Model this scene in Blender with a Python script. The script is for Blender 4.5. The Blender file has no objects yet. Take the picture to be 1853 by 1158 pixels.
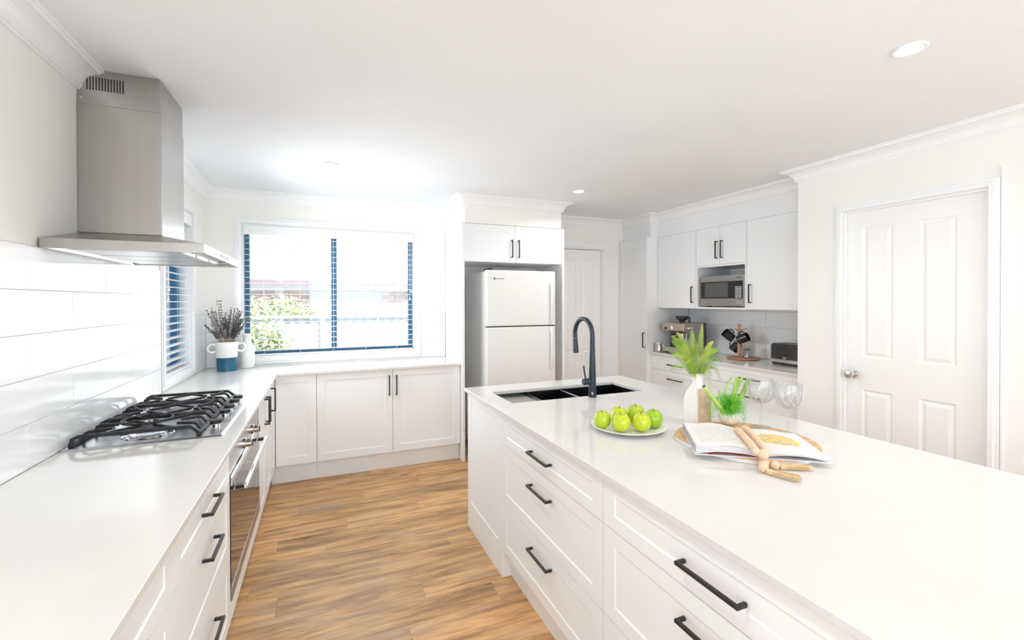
import bpy, math, random
from mathutils import Vector, Matrix
random.seed(7)
PI = math.pi
sc = bpy.context.scene
col = sc.collection

# ------------------------------------------------------------------ camera, world, light, exposure
F_PX, YAW, PITCH, ROLL, SHIFT = 814.89, 0.397595, 0.00756, -0.002381, -28.03
CAM_Z = 1.445
cd = bpy.data.cameras.new('camera'); cam = bpy.data.objects.new('camera', cd); col.objects.link(cam)
cd.sensor_width = 36.0; cd.lens = F_PX / 1853 * 36.0; cd.shift_y = SHIFT / 1853
cd.clip_start = 0.02; cd.clip_end = 200
fw = Vector((math.sin(YAW) * math.cos(PITCH), math.cos(YAW) * math.cos(PITCH), -math.sin(PITCH)))
rt = Vector((math.cos(YAW), -math.sin(YAW), 0)); up = rt.cross(fw)
r2 = math.cos(ROLL) * rt + math.sin(ROLL) * up; u2 = -math.sin(ROLL) * rt + math.cos(ROLL) * up
mt = Matrix((r2, u2, -fw)).transposed().to_4x4(); mt.translation = (0, 0, CAM_Z)
cam.matrix_world = mt
sc.camera = cam

w = bpy.data.worlds.new('sky'); sc.world = w; w.use_nodes = True
nt = w.node_tree; nt.nodes.clear()
bg = nt.nodes.new('ShaderNodeBackground'); ow = nt.nodes.new('ShaderNodeOutputWorld')
sky = nt.nodes.new('ShaderNodeTexSky'); sky.sky_type = 'HOSEK_WILKIE'; sky.turbidity = 6; sky.ground_albedo = 0.6
sky.sun_direction = Vector((0.3, -0.55, 0.78)).normalized()
hs = nt.nodes.new('ShaderNodeHueSaturation'); hs.inputs['Saturation'].default_value = 0.45
bg.inputs['Strength'].default_value = 4.0
nt.links.new(sky.outputs[0], hs.inputs['Color']); nt.links.new(hs.outputs[0], bg.inputs['Color']); nt.links.new(bg.outputs[0], ow.inputs['Surface'])

def light(name, kind, loc, energy, color=(1, 1, 1), size=1, size_y=None, rot=(0, 0, 0), shape=None, spread=None):
    l = bpy.data.lights.new(name, kind); l.energy = energy; l.color = color
    if kind == 'AREA':
        l.shape = shape or ('RECTANGLE' if size_y else 'SQUARE'); l.size = size
        if size_y: l.size_y = size_y
        if spread: l.spread = spread
    if kind == 'SUN': l.angle = math.radians(1.5)
    o = bpy.data.objects.new(name, l); o.location = loc; o.rotation_euler = rot; col.objects.link(o)
    return o
sun = light('sun_light', 'SUN', (0, -10, 12), 8.5, (1.0, 0.96, 0.9))
sun.rotation_euler = Vector((-0.3, 0.55, -0.78)).to_track_quat('-Z', 'Y').to_euler()
# added fill lamps at unseen glass doors, then daylight of the two kitchen windows
light('added_rear_fill', 'AREA', (1.3, -3.1, 1.25), 72, (0.84, 0.93, 1.0), 3.2, 2.1, (PI / 2, 0, 0))
light('added_side_fill', 'AREA', (-0.86, -1.7, 1.25), 40, (0.83, 0.92, 1.0), 1.8, 2.1, (0, -PI / 2, 0))
light('daylight_window', 'AREA', (0.1, 4.40, 1.45), 10, (0.88, 0.95, 1.0), 1.4, 1.05, (-PI / 2, 0, 0), spread=math.radians(125))
light('daylight_side_window', 'AREA', (-0.84, 3.76, 1.50), 13, (0.88, 0.95, 1.0), 0.6, 1.1, (0, -PI / 2, 0), spread=math.radians(125))
LAMP_W = 5.0
sc.view_settings.view_transform = 'Standard'; sc.view_settings.look = 'None'
sc.view_settings.gamma = 1; sc.view_settings.use_curve_mapping = False
sc.view_settings.exposure = 0.17
sc.cycles.max_bounces = 12; sc.cycles.diffuse_bounces = 8; sc.cycles.transparent_max_bounces = 24
sc.cycles.caustics_reflective = False; sc.cycles.caustics_refractive = False
sc.cycles.use_denoising = True; sc.cycles.sample_clamp_indirect = 6

# ------------------------------------------------------------------ materials
def mat(name, c=(0.8, 0.8, 0.8), rough=0.5, metal=0.0, trans=0, ior=1.45, emit=None, estr=0, spec=None, coat=0, alpha=None, sss=0):
    m = bpy.data.materials.new(name); m.use_nodes = True
    b = m.node_tree.nodes['Principled BSDF']
    b.inputs['Base Color'].default_value = (*c, 1); b.inputs['Roughness'].default_value = rough
    b.inputs['Metallic'].default_value = metal; b.inputs['Transmission Weight'].default_value = trans
    b.inputs['IOR'].default_value = ior; b.inputs['Coat Weight'].default_value = coat
    if spec is not None: b.inputs['Specular IOR Level'].default_value = spec
    if emit: b.inputs['Emission Color'].default_value = (*emit, 1); b.inputs['Emission Strength'].default_value = estr
    return m
def nodes(m): return m.node_tree.nodes, m.node_tree.links, m.node_tree.nodes['Principled BSDF']
def noise_mix(m, c1, c2, scale=5, stretch=(1, 1, 1), detail=4, lo=0.35, hi=0.65, bump=0, coords='Object', rough=None):
    N, L, b = nodes(m)
    tc = N.new('ShaderNodeTexCoord'); mp = N.new('ShaderNodeMapping'); mp.inputs['Scale'].default_value = stretch
    n = N.new('ShaderNodeTexNoise'); n.inputs['Scale'].default_value = scale; n.inputs['Detail'].default_value = detail
    r = N.new('ShaderNodeValToRGB'); r.color_ramp.elements[0].position = lo; r.color_ramp.elements[1].position = hi
    r.color_ramp.elements[0].color = (*c1, 1); r.color_ramp.elements[1].color = (*c2, 1)
    L.new(tc.outputs[coords], mp.inputs[0]); L.new(mp.outputs[0], n.inputs['Vector']); L.new(n.outputs['Fac'], r.inputs[0])
    L.new(r.outputs[0], b.inputs['Base Color'])
    if bump:
        bp = N.new('ShaderNodeBump'); bp.inputs['Strength'].default_value = bump; bp.inputs['Distance'].default_value = 0.002
        L.new(n.outputs['Fac'], bp.inputs['Height']); L.new(bp.outputs[0], b.inputs['Normal'])
    if rough:
        mr = N.new('ShaderNodeMapRange'); mr.inputs['To Min'].default_value = rough[0]; mr.inputs['To Max'].default_value = rough[1]
        L.new(n.outputs['Fac'], mr.inputs['Value']); L.new(mr.outputs[0], b.inputs['Roughness'])
    return m
CAB = noise_mix(mat('satin_white_cabinet', rough=0.32), (0.855, 0.872, 0.888), (0.87, 0.885, 0.90), 3)
WALL = noise_mix(mat('warm_white_wall_paint', rough=0.6), (0.88, 0.873, 0.847), (0.895, 0.888, 0.862), 2)
CEIL = noise_mix(mat('white_ceiling_paint', rough=0.8), (0.83, 0.856, 0.885), (0.85, 0.873, 0.90), 2)
TRIM = noise_mix(mat('white_gloss_trim', rough=0.3), (0.87, 0.882, 0.895), (0.885, 0.895, 0.91), 2)
DOORM = noise_mix(mat('white_door_paint', rough=0.35), (0.88, 0.88, 0.87), (0.90, 0.90, 0.89), 2)
QUARTZ = noise_mix(mat('white_quartz', rough=0.1), (0.70, 0.685, 0.665), (0.75, 0.738, 0.72), 2.2, (1, 1, 1), 8, 0.3, 0.7)
TILE = noise_mix(mat('white_gloss_tile', rough=0.12), (0.86, 0.87, 0.88), (0.88, 0.89, 0.90), 2)
GROUT = mat('pale_grout', (0.46, 0.46, 0.46), 0.8)
STEEL = noise_mix(mat('brushed_steel', rough=0.3, metal=1), (0.43, 0.412, 0.395), (0.455, 0.437, 0.42), 30, (1, 1, 0.05), 3, rough=(0.27, 0.31))
STEELH = noise_mix(mat('brushed_hob_steel', rough=0.25, metal=1), (0.55, 0.56, 0.58), (0.66, 0.67, 0.69), 12, (1, 60, 1), 4, rough=(0.2, 0.32))
CHROME = mat('polished_steel', (0.72, 0.71, 0.70), 0.12, 1)
BLACKM = noise_mix(mat('matte_black_metal', rough=0.4, spec=0.4), (0.018, 0.018, 0.02), (0.028, 0.028, 0.03), 30)
IRON = noise_mix(mat('cast_iron', rough=0.55), (0.012, 0.013, 0.016), (0.03, 0.03, 0.034), 80, bump=0.3)
BLACKG = mat('black_glass', (0.012, 0.012, 0.013), 0.04, 0, spec=0.6, coat=0.4)
SMOKE = mat('smoked_glass_window', (0.10, 0.10, 0.105), 0.08, spec=0.6)
FRIDGE = noise_mix(mat('fridge_white_enamel', rough=0.3), (0.80, 0.80, 0.79), (0.82, 0.82, 0.81), 2)
DARK = mat('dark_plastic', (0.03, 0.03, 0.03), 0.4)
FRAME = noise_mix(mat('blue_window_aluminium', rough=0.4), (0.045, 0.16, 0.31), (0.06, 0.20, 0.37), 4)
BLIND = noise_mix(mat('white_blind_slat', rough=0.45), (0.84, 0.85, 0.86), (0.87, 0.88, 0.89), 3)
SINKM = noise_mix(mat('gunmetal_sink', rough=0.28, metal=1), (0.05, 0.055, 0.065), (0.075, 0.08, 0.092), 14, (1, 30, 1))
DRAIN = noise_mix(mat('drainer_steel', rough=0.25, metal=1), (0.42, 0.39, 0.36), (0.52, 0.48, 0.45), 14, (1, 30, 1))
TAPM = noise_mix(mat('gunmetal_tap', rough=0.35, metal=0.6), (0.035, 0.045, 0.06), (0.045, 0.055, 0.075), 10)
WHITEC = noise_mix(mat('white_ceramic', rough=0.3), (0.83, 0.83, 0.81), (0.86, 0.86, 0.84), 6)
CREAMC = noise_mix(mat('matte_white_stoneware', rough=0.6), (0.82, 0.79, 0.75), (0.85, 0.82, 0.79), 20, bump=0.1)
TANC = noise_mix(mat('fluted_shade_tan_stoneware', rough=0.7), (0.58, 0.44, 0.33), (0.70, 0.56, 0.45), 30)  # tan puts the shade on the vase's right face into the colour
BLUEC = noise_mix(mat('teal_blue_glaze', rough=0.15), (0.008, 0.09, 0.17), (0.012, 0.14, 0.24), 8)
def transp_glass(name, tint=(1, 1, 1), refl=0.08, rough=0.02):
    m = bpy.data.materials.new(name); m.use_nodes = True; N = m.node_tree.nodes; L = m.node_tree.links; N.clear()
    t = N.new('ShaderNodeBsdfTransparent'); t.inputs[0].default_value = (*tint, 1)
    g = N.new('ShaderNodeBsdfGlossy'); g.inputs['Roughness'].default_value = rough
    f = N.new('ShaderNodeFresnel'); f.inputs[0].default_value = 1.35
    mx = N.new('ShaderNodeMixShader'); o = N.new('ShaderNodeOutputMaterial')
    ad = N.new('ShaderNodeMath'); ad.operation = 'ADD'; ad.inputs[1].default_value = refl - 0.02; ad.use_clamp = True
    mn = N.new('ShaderNodeMath'); mn.operation = 'MINIMUM'; mn.inputs[1].default_value = 0.30
    L.new(f.outputs[0], ad.inputs[0]); L.new(ad.outputs[0], mn.inputs[0]); L.new(mn.outputs[0], mx.inputs[0])
    L.new(t.outputs[0], mx.inputs[1]); L.new(g.outputs[0], mx.inputs[2]); L.new(mx.outputs[0], o.inputs['Surface'])
    return m
PANE = transp_glass('window_glass', (0.97, 0.99, 1.0), 0.04)
CRYSTAL = transp_glass('crystal_glass', (0.975, 0.978, 0.98), 0.05, 0.03)
JARG = transp_glass('jar_glass', (0.90, 0.91, 0.91), 0.08)
LENS = mat('downlight_lens', (1, 1, 1), 0.5, emit=(1, 0.98, 0.95), estr=9)

# oak planks: colour by plank, grain along X
def plank_mat():
    m = mat('oak_vinyl_plank', rough=0.42); N, L, b = nodes(m)
    geo = N.new('ShaderNodeNewGeometry'); oi = N.new('ShaderNodeObjectInfo')
    ml = N.new('ShaderNodeVectorMath'); ml.operation = 'MULTIPLY'; ml.inputs[1].default_value = (37, 19, 11)
    cmb = N.new('ShaderNodeCombineXYZ')
    for i in range(3): L.new(oi.outputs['Random'], cmb.inputs[i])
    L.new(cmb.outputs[0], ml.inputs[0])
    ad = N.new('ShaderNodeVectorMath'); ad.operation = 'ADD'; L.new(geo.outputs['Position'], ad.inputs[0]); L.new(ml.outputs[0], ad.inputs[1])
    mp = N.new('ShaderNodeMapping'); mp.inputs['Scale'].default_value = (1.6, 13, 1); L.new(ad.outputs[0], mp.inputs[0])
    n1 = N.new('ShaderNodeTexNoise'); n1.inputs['Scale'].default_value = 1.6; n1.inputs['Detail'].default_value = 9; n1.inputs['Roughness'].default_value = 0.62
    n1.inputs['Distortion'].default_value = 0.5; L.new(mp.outputs[0], n1.inputs['Vector'])
    rp = N.new('ShaderNodeValToRGB'); e = rp.color_ramp.elements
    e[0].position = 0.27; e[0].color = (0.17, 0.095, 0.05, 1); e[1].position = 0.72; e[1].color = (0.66, 0.43, 0.235, 1)
    k = e.new(0.42); k.color = (0.36, 0.215, 0.115, 1); k = e.new(0.54); k.color = (0.52, 0.32, 0.165, 1)
    L.new(n1.outputs['Fac'], rp.inputs[0])
    mp2 = N.new('ShaderNodeMapping'); mp2.inputs['Scale'].default_value = (3, 90, 1); L.new(ad.outputs[0], mp2.inputs[0])
    n2 = N.new('ShaderNodeTexNoise'); n2.inputs['Scale'].default_value = 3; n2.inputs['Detail'].default_value = 6; L.new(mp2.outputs[0], n2.inputs['Vector'])
    mx = N.new('ShaderNodeMix'); mx.data_type = 'RGBA'; mx.blend_type = 'OVERLAY'; mx.inputs[0].default_value = 0.55
    L.new(rp.outputs[0], mx.inputs[6]); L.new(n2.outputs['Fac'], mx.inputs[7])
    # grey weathered zones
    mp3 = N.new('ShaderNodeMapping'); mp3.inputs['Scale'].default_value = (1.3, 5, 1); L.new(ad.outputs[0], mp3.inputs[0])
    n3 = N.new('ShaderNodeTexNoise'); n3.inputs['Scale'].default_value = 1.5; n3.inputs['Detail'].default_value = 3; L.new(mp3.outputs[0], n3.inputs['Vector'])
    r3 = N.new('ShaderNodeMapRange'); r3.inputs['From Min'].default_value = 0.5; r3.inputs['From Max'].default_value = 0.75; r3.inputs['To Max'].default_value = 0.55
    L.new(n3.outputs['Fac'], r3.inputs['Value'])
    mg = N.new('ShaderNodeMix'); mg.data_type = 'RGBA'; mg.inputs[7].default_value = (0.38, 0.30, 0.235, 1)
    L.new(r3.outputs[0], mg.inputs[0]); L.new(mx.outputs[2], mg.inputs[6])
    # knots
    vo = N.new('ShaderNodeTexVoronoi'); vo.inputs['Scale'].default_value = 1.0; mp4 = N.new('ShaderNodeMapping'); mp4.inputs['Scale'].default_value = (2.0, 5.5, 1)
    L.new(ad.outputs[0], mp4.inputs[0]); L.new(mp4.outputs[0], vo.inputs['Vector'])
    r4 = N.new('ShaderNodeMapRange'); r4.inputs['From Min'].default_value = 0.02; r4.inputs['From Max'].default_value = 0.12; r4.inputs['To Min'].default_value = 0.75; r4.inputs['To Max'].default_value = 0
    L.new(vo.outputs['Distance'], r4.inputs['Value'])
    mk = N.new('ShaderNodeMix'); mk.data_type = 'RGBA'; mk.inputs[7].default_value = (0.12, 0.06, 0.03, 1)
    L.new(r4.outputs[0], mk.inputs[0]); L.new(mg.outputs[2], mk.inputs[6])
    hv = N.new('ShaderNodeHueSaturation'); hv.inputs['Saturation'].default_value = 1.12; L.new(mk.outputs[2], hv.inputs['Color'])
    mr = N.new('ShaderNodeMapRange'); mr.inputs['To Min'].default_value = 0.92; mr.inputs['To Max'].default_value = 1.28; L.new(oi.outputs['Random'], mr.inputs['Value']); L.new(mr.outputs[0], hv.inputs['Value'])
    L.new(hv.outputs[0], b.inputs['Base Color'])
    bp = N.new('ShaderNodeBump'); bp.inputs['Strength'].default_value = 0.15; bp.inputs['Distance'].default_value = 0.001
    L.new(n2.outputs['Fac'], bp.inputs['Height']); L.new(bp.outputs[0], b.inputs['Normal'])
    return m
PLANK = plank_mat()

# ------------------------------------------------------------------ mesh helpers
class MB:
    def __init__(s): s.v = []; s.f = []; s.mi = []; s.cur = 0; s.sm = []; s.smooth = False
    def face(s, idx): s.f.append(idx); s.mi.append(s.cur); s.sm.append(s.smooth)
    def quad(s, a, b, c, d):
        n = len(s.v); s.v += [a, b, c, d]; s.face((n, n + 1, n + 2, n + 3)); return s
    def box(s, x0, x1, y0, y1, z0, z1):
        n = len(s.v)
        s.v += [(x0, y0, z0), (x1, y0, z0), (x1, y1, z0), (x0, y1, z0), (x0, y0, z1), (x1, y0, z1), (x1, y1, z1), (x0, y1, z1)]
        for f in ((0, 3, 2, 1), (4, 5, 6, 7), (0, 1, 5, 4), (1, 2, 6, 5), (2, 3, 7, 6), (3, 0, 4, 7)): s.face(tuple(n + i for i in f))
        return s
    def hexa(s, pts):   # 8 points, bottom ring then top ring
        n = len(s.v); s.v += [tuple(p) for p in pts]
        for f in ((0, 3, 2, 1), (4, 5, 6, 7), (0, 1, 5, 4), (1, 2, 6, 5), (2, 3, 7, 6), (3, 0, 4, 7)): s.face(tuple(n + i for i in f))
        return s
    def rings(s, rings, cap0=True, cap1=True, closed=True):
        n = len(s.v); k = len(rings[0])
        for r in rings: s.v += [tuple(p) for p in r]
        for i in range(len(rings) - 1):
            for j in range(k if closed else k - 1):
                j2 = (j + 1) % k
                s.face((n + i * k + j, n + i * k + j2, n + (i + 1) * k + j2, n + (i + 1) * k + j))
        if cap0: s.face(tuple(n + j for j in reversed(range(k))))
        if cap1: s.face(tuple(n + (len(rings) - 1) * k + j for j in range(k)))
        return s
    def lathe(s, prof, seg=24, c=(0, 0, 0), sx=1, sy=1, cap0=True, cap1=True, M=None):
        rs = []
        for r, z in prof:
            ring = []
            for j in range(seg):
                a = 2 * PI * j / seg
                p = Vector((r * math.cos(a) * sx, r * math.sin(a) * sy, z))
                if M: p = M @ p
                ring.append(p + Vector(c))
            rs.append(ring)
        return s.rings(rs, cap0, cap1)
    def tube(s, pts, rad, seg=8, cap=True):
        pts = [Vector(p) for p in pts]; n = len(pts)
        if not hasattr(rad, '__len__'): rad = [rad] * n
        rs = []; prev = None
        for i, p in enumerate(pts):
            t = (pts[min(i + 1, n - 1)] - pts[max(i - 1, 0)]).normalized()
            if prev is None:
                a = Vector((0, 0, 1)) if abs(t.z) < 0.9 else Vector((1, 0, 0)); u = t.cross(a).normalized()
            else:
                u = (prev - t * prev.dot(t)).normalized()
            prev = u; vv = t.cross(u)
            rs.append([p + (u * math.cos(2 * PI * j / seg) + vv * math.sin(2 * PI * j / seg)) * rad[i] for j in range(seg)])
        return s.rings(rs, cap, cap)
    def prism(s, poly, z0, z1, f=lambda x, y, z: (x, y, z)):
        return s.rings([[f(x, y, z0) for x, y in poly], [f(x, y, z1) for x, y in poly]])
    def ball(s, c, r, sx=1, sy=1, sz=1, seg=14, rings_=8, M=None):
        prof = [(max(1e-4, r * math.sin(PI * i / rings_)), -r * sz * math.cos(PI * i / rings_)) for i in range(rings_ + 1)]
        return s.lathe(prof, seg, c, sx, sy, M=M)
    def mesh(s, name, mats, fixn=True):
        me = bpy.data.meshes.new(name); me.from_pydata([tuple(p) for p in s.v], [], s.f)
        if not isinstance(mats, (list, tuple)): mats = [mats]
        for m in mats: me.materials.append(m)
        me.polygons.foreach_set('material_index', s.mi); me.polygons.foreach_set('use_smooth', s.sm)
        me.update(); me.validate()
        if fixn:
            import bmesh
            b = bmesh.new(); b.from_mesh(me); bmesh.ops.recalc_face_normals(b, faces=b.faces); b.to_mesh(me); b.free()
        return me
    def build(s, name, mats, parent=None, loc=(0, 0, 0), rot=(0, 0, 0), bevel=0, seg=2, smooth=False, fixn=True):
        o = bpy.data.objects.new(name, s.mesh(name, mats, fixn)); col.objects.link(o)
        o.location = loc; o.rotation_euler = rot
        if parent: o.parent = parent
        if smooth:
            for p in o.data.polygons: p.use_smooth = True
            try:
                o.data.set_sharp_from_angle(angle=math.radians(38))
            except Exception: pass
        if bevel:
            b = o.modifiers.new('edge', 'BEVEL'); b.width = bevel; b.segments = seg; b.limit_method = 'ANGLE'; b.angle_limit = math.radians(35)
        return o
def arc(cx, cz, r, a0, a1, n):
    return [(cx + r * math.cos(math.radians(a0 + (a1 - a0) * i / n)), cz + r * math.sin(math.radians(a0 + (a1 - a0) * i / n))) for i in range(n + 1)]
def tag(o, label=None, cat=None, group=None, kind=None):
    if label: o['label'] = label
    if cat: o['category'] = cat
    if group: o['group'] = group
    if kind: o['kind'] = kind
    return o
def thing(name, label, cat, loc=(0, 0, 0), rotz=0, group=None):
    o = bpy.data.objects.new(name, None); o.empty_display_size = 0.1; col.objects.link(o)
    o.location = loc; o.rotation_euler = (0, 0, rotz)
    return tag(o, label, cat, group)
def struct(o): o['kind'] = 'structure'; return o
def link_copy(src, parent, loc, rot=None, name=None):
    c = src.copy(); col.objects.link(c); c.parent = parent; c.location = loc
    if rot is not None: c.rotation_euler = rot
    return c
def text(name, body, size, parent, loc, rot, m, ext=0.0006, align='CENTER'):
    cu = bpy.data.curves.new(name, 'FONT'); cu.body = body; cu.size = size; cu.extrude = ext; cu.align_x = align; cu.align_y = 'CENTER'
    tmp = bpy.data.objects.new(name, cu); col.objects.link(tmp); bpy.context.view_layer.update()
    me = bpy.data.meshes.new_from_object(tmp.evaluated_get(bpy.context.evaluated_depsgraph_get())); bpy.data.objects.remove(tmp)
    me.materials.clear(); me.materials.append(m)
    o = bpy.data.objects.new(name, me); col.objects.link(o); o.parent = parent; o.location = loc; o.rotation_euler = rot
    return o

def slab(mb, w, h, t, rects, steps):
    """door leaf 0..w, 0..h, face at y=0, back at y=t; every rect gets nested rings (inset, depth)"""
    xs = sorted({0, w} | {r[0] for r in rects} | {r[2] for r in rects}); zs = sorted({0, h} | {r[1] for r in rects} | {r[3] for r in rects})
    for i in range(len(xs) - 1):
        for j in range(len(zs) - 1):
            cx, cz = (xs[i] + xs[i + 1]) / 2, (zs[j] + zs[j + 1]) / 2
            if any(r[0] < cx < r[2] and r[1] < cz < r[3] for r in rects): continue
            mb.quad((xs[i], 0, zs[j]), (xs[i + 1], 0, zs[j]), (xs[i + 1], 0, zs[j + 1]), (xs[i], 0, zs[j + 1]))
    for r in rects:
        pi, pd = 0, 0
        for ins, d in steps:
            a = (r[0] + pi, r[1] + pi, r[2] - pi, r[3] - pi); b = (r[0] + ins, r[1] + ins, r[2] - ins, r[3] - ins)
            A = [(a[0], pd, a[1]), (a[2], pd, a[1]), (a[2], pd, a[3]), (a[0], pd, a[3])]
            B = [(b[0], d, b[1]), (b[2], d, b[1]), (b[2], d, b[3]), (b[0], d, b[3])]
            for k in range(4): mb.quad(A[k], A[(k + 1) % 4], B[(k + 1) % 4], B[k])
            pi, pd = ins, d
        mb.quad(B[0], B[1], B[2], B[3])
    mb.quad((0, 0, 0), (0, t, 0), (w, t, 0), (w, 0, 0)); mb.quad((0, 0, h), (w, 0, h), (w, t, h), (0, t, h))
    mb.quad((0, 0, 0), (0, 0, h), (0, t, h), (0, t, 0)); mb.quad((w, 0, 0), (w, t, 0), (w, t, h), (w, 0, h))
    mb.quad((0, t, 0), (0, t, h), (w, t, h), (w, t, 0))
    return mb
SHAKER = [(0.0045, 0.0032), (0.007, 0.0034)]
def handle_mesh(L):
    m = MB(); t = 0.010; p = 0.032
    m.box(-L / 2, L / 2, -p, -p + t, -t / 2, t / 2); m.box(-L / 2, -L / 2 + t, -p + t, 0.0, -t / 2, t / 2); m.box(L / 2 - t, L / 2, -p + t, 0.0, -t / 2, t / 2)
    return m.mesh('handle', BLACKM)
HM = {}
def handle(parent, x, z, L, vertical):
    k = (L,)
    if k not in HM: HM[k] = handle_mesh(L)
    o = bpy.data.objects.new('handle', HM[k]); col.objects.link(o); o.parent = parent; o.location = (x, 0, z)
    o.rotation_euler = (0, PI / 2 if vertical else 0, 0)
    b = o.modifiers.new('edge', 'BEVEL'); b.width = 0.0012; b.segments = 1
    return o
def front(parent, kind, x0, z0, x1, z1, hd=None, inset=(0.06, 0.06), g=0.0015, m=CAB, flat=False, y=0.0):
    w_, h_ = x1 - x0 - 2 * g, z1 - z0 - 2 * g
    mb = MB()
    ix, iz = inset
    if flat: mb.box(0, w_, 0, 0.018, 0, h_)
    else: slab(mb, w_, h_, 0.018, [(ix, iz, w_ - ix, h_ - iz)], SHAKER)
    o = mb.build(kind, m, parent, (x0 + g, y, z0 + g), fixn=not flat)
    if hd: handle(o, hd[0] - x0 - g, hd[1] - z0 - g, hd[2], hd[3])
    return o
def carcass(parent, w_, d, z0, z1, y0=0.019, top=False, gap=0.0015, mid=None):
    m = MB(); t = 0.016; x0, x1 = gap, w_ - gap
    m.box(x0, x0 + t, y0, d, z0, z1); m.box(x1 - t, x1, y0, d, z0, z1); m.box(x0 + t, x1 - t, y0, d, z0, z0 + t)
    m.box(x0 + t, x1 - t, d - t, d, z0 + t, z1)
    if top: m.box(x0 + t, x1 - t, y0, d - t, z1 - t, z1)
    return m.build('carcass', CAB, parent)
def kick(parent, w_, y=0.045, h=0.144, x0=0.0):
    return MB().box(x0 + 0.0005, x0 + w_ - 0.0005, y, y + 0.016, 0.001, h).build('kickboard', CAB, parent)

# ------------------------------------------------------------------ room shell
XL, XR, YB, YR, CH = -0.92, 3.235, 4.50, -3.2, 2.403
fl = struct(MB().box(XL - 0.2, 4.1, YR - 0.2, YB + 0.2, -0.12, -0.0045).build('floor', mat('screed', (0.35, 0.25, 0.17), 0.9)))
struct(MB().box(XL - 0.2, 4.1, YR - 0.2, YB + 0.2, CH, CH + 0.15).build('ceiling', CEIL))
# planks, 1.22 m long rows of 0.145 m, running across the aisle
PW, PLN, E0 = 0.145, 1.22, 2.168
joint = {0: 0.456, 1: -0.21, 4: 0.008, 6: 0.14, 3: 0.69, -1: 0.79, 11: 0.197}
pm = {}
for k in range(-37, 17):
    y0 = E0 + k * PW; y1 = min(y0 + PW, YB - 0.002)
    if y0 < YR: continue
    if y1 - y0 < 0.02: continue
    j = joint.get(k, (k * 0.437) % PLN)
    while j > XL: j -= PLN
    while j < 3.9:
        a, b = max(j, XL + 0.002), min(j + PLN, 3.95); j += PLN
        if b - a < 0.03: continue
        key = (round(b - a, 3), round(y1 - y0, 3))
        if key not in pm:
            g = 0.0004; m = MB(); L_, W_ = b - a, y1 - y0
            m.box(g, L_ - g, g, W_ - g, -0.004, 0.0); pm[key] = m.mesh('plank', PLANK)
        o = bpy.data.objects.new('plank', pm[key]); col.objects.link(o); o.parent = fl; o.location = (a, y0, random.uniform(-0.0002, 0))
# walls
def wall_x(name, x, th, y0, y1, hole, m=WALL, z1=CH):       # wall in the YZ plane with one rectangular opening (ya,yb,za,zb)
    mb = MB(); ya, yb, za, zb = hole
    a, b = min(x, x + th), max(x, x + th)
    mb.box(a, b, y0, ya, 0, z1); mb.box(a, b, yb, y1, 0, z1)
    if za > 0: mb.box(a, b, ya, yb, 0, za)
    mb.box(a, b, ya, yb, zb, z1)
    return mb
WL = (3.42, 4.09, 0.945, 2.11)      # left window opening (y0,y1,z0,z1)
WB = (-0.645, 0.84, 0.955, 2.125)   # back window opening (x0,x1,z0,z1)
mb = wall_x('wall_left', XL, -0.16, -0.6, YB + 0.16, WL); mb.box(XL - 0.16, XL, YR, -2.75, 0, CH); mb.box(XL - 0.16, XL, -2.75, -0.6, 2.15, CH)
wl = struct(mb.build('wall_left', WALL))
mb = MB(); mb.box(XL, WB[0], YB, YB + 0.16, 0, CH); mb.box(WB[1], 2.45, YB, YB + 0.16, 0, CH); mb.box(WB[0], WB[1], YB, YB + 0.16, 0, WB[2]); mb.box(WB[0], WB[1], YB, YB + 0.16, WB[3], CH)
mb.box(3.052, 4.1, YB, YB + 0.16, 0, CH); mb.box(2.45, 3.052, YB, YB + 0.16, 2.058, CH); mb.box(2.2, 3.3, YB + 0.16, YB + 0.2, 0, CH)
wb = struct(mb.build('wall_back', WALL))
wr = struct(MB().box(3.90, 4.06, 2.25, YB, 0, CH).build('wall_right', WALL))
mb = MB(); mb.box(XR, XR + 0.11, 1.937, 2.25, 0, CH); mb.box(XR, XR + 0.11, YR, 1.218, 0, CH); mb.box(XR, XR + 0.11, 1.218, 1.937, 2.036, CH); mb.box(XR + 0.11, 3.9, 2.16, 2.25, 0, CH); mb.box(XR + 0.11, XR + 0.13, 1.0, 2.16, 0, CH)
struct(mb.build('wall_pantry', WALL))
mb = MB(); mb.box(XL, -0.4, YR - 0.16, YR, 0, CH); mb.box(3.0, 4.06, YR - 0.16, YR, 0, CH); mb.box(-0.4, 3.0, YR - 0.16, YR, 2.25, CH)
struct(mb.build('wall_rear', WALL))
# bulkheads above the fridge and above the wall cupboards
struct(MB().box(1.178, 2.168, 3.905, YB, 2.154, CH).build('wall_fridge_bulkhead', WALL))
mb = MB(); mb.box(3.345, 3.90, 4.003, YB, 2.1475, CH); mb.box(3.445, 3.90, 2.25, 4.003, 2.1475, CH)
struct(mb.build('wall_cupboard_bulkhead', CAB))

# cornice round the whole room
cpath = [(XL, YR), (XL, YB), (1.178, YB), (1.178, 3.905), (2.168, 3.905), (2.168, YB), (3.345, YB), (3.345, 4.003), (3.445, 4.003), (3.445, 2.25), (XR, 2.25), (XR, YR)]
prof = [(0.0, 2.312), (0.010, 2.312), (0.012, 2.320), (0.020, 2.324)] + [(0.020 + 0.058 * (1 - math.cos(a)), 2.326 + 0.056 * math.sin(a)) for a in [PI / 2 * i / 7 for i in range(0, 8)]] + [(0.080, 2.391), (0.090, 2.393), (0.090, 2.4025), (0.0, 2.4025)]
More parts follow.
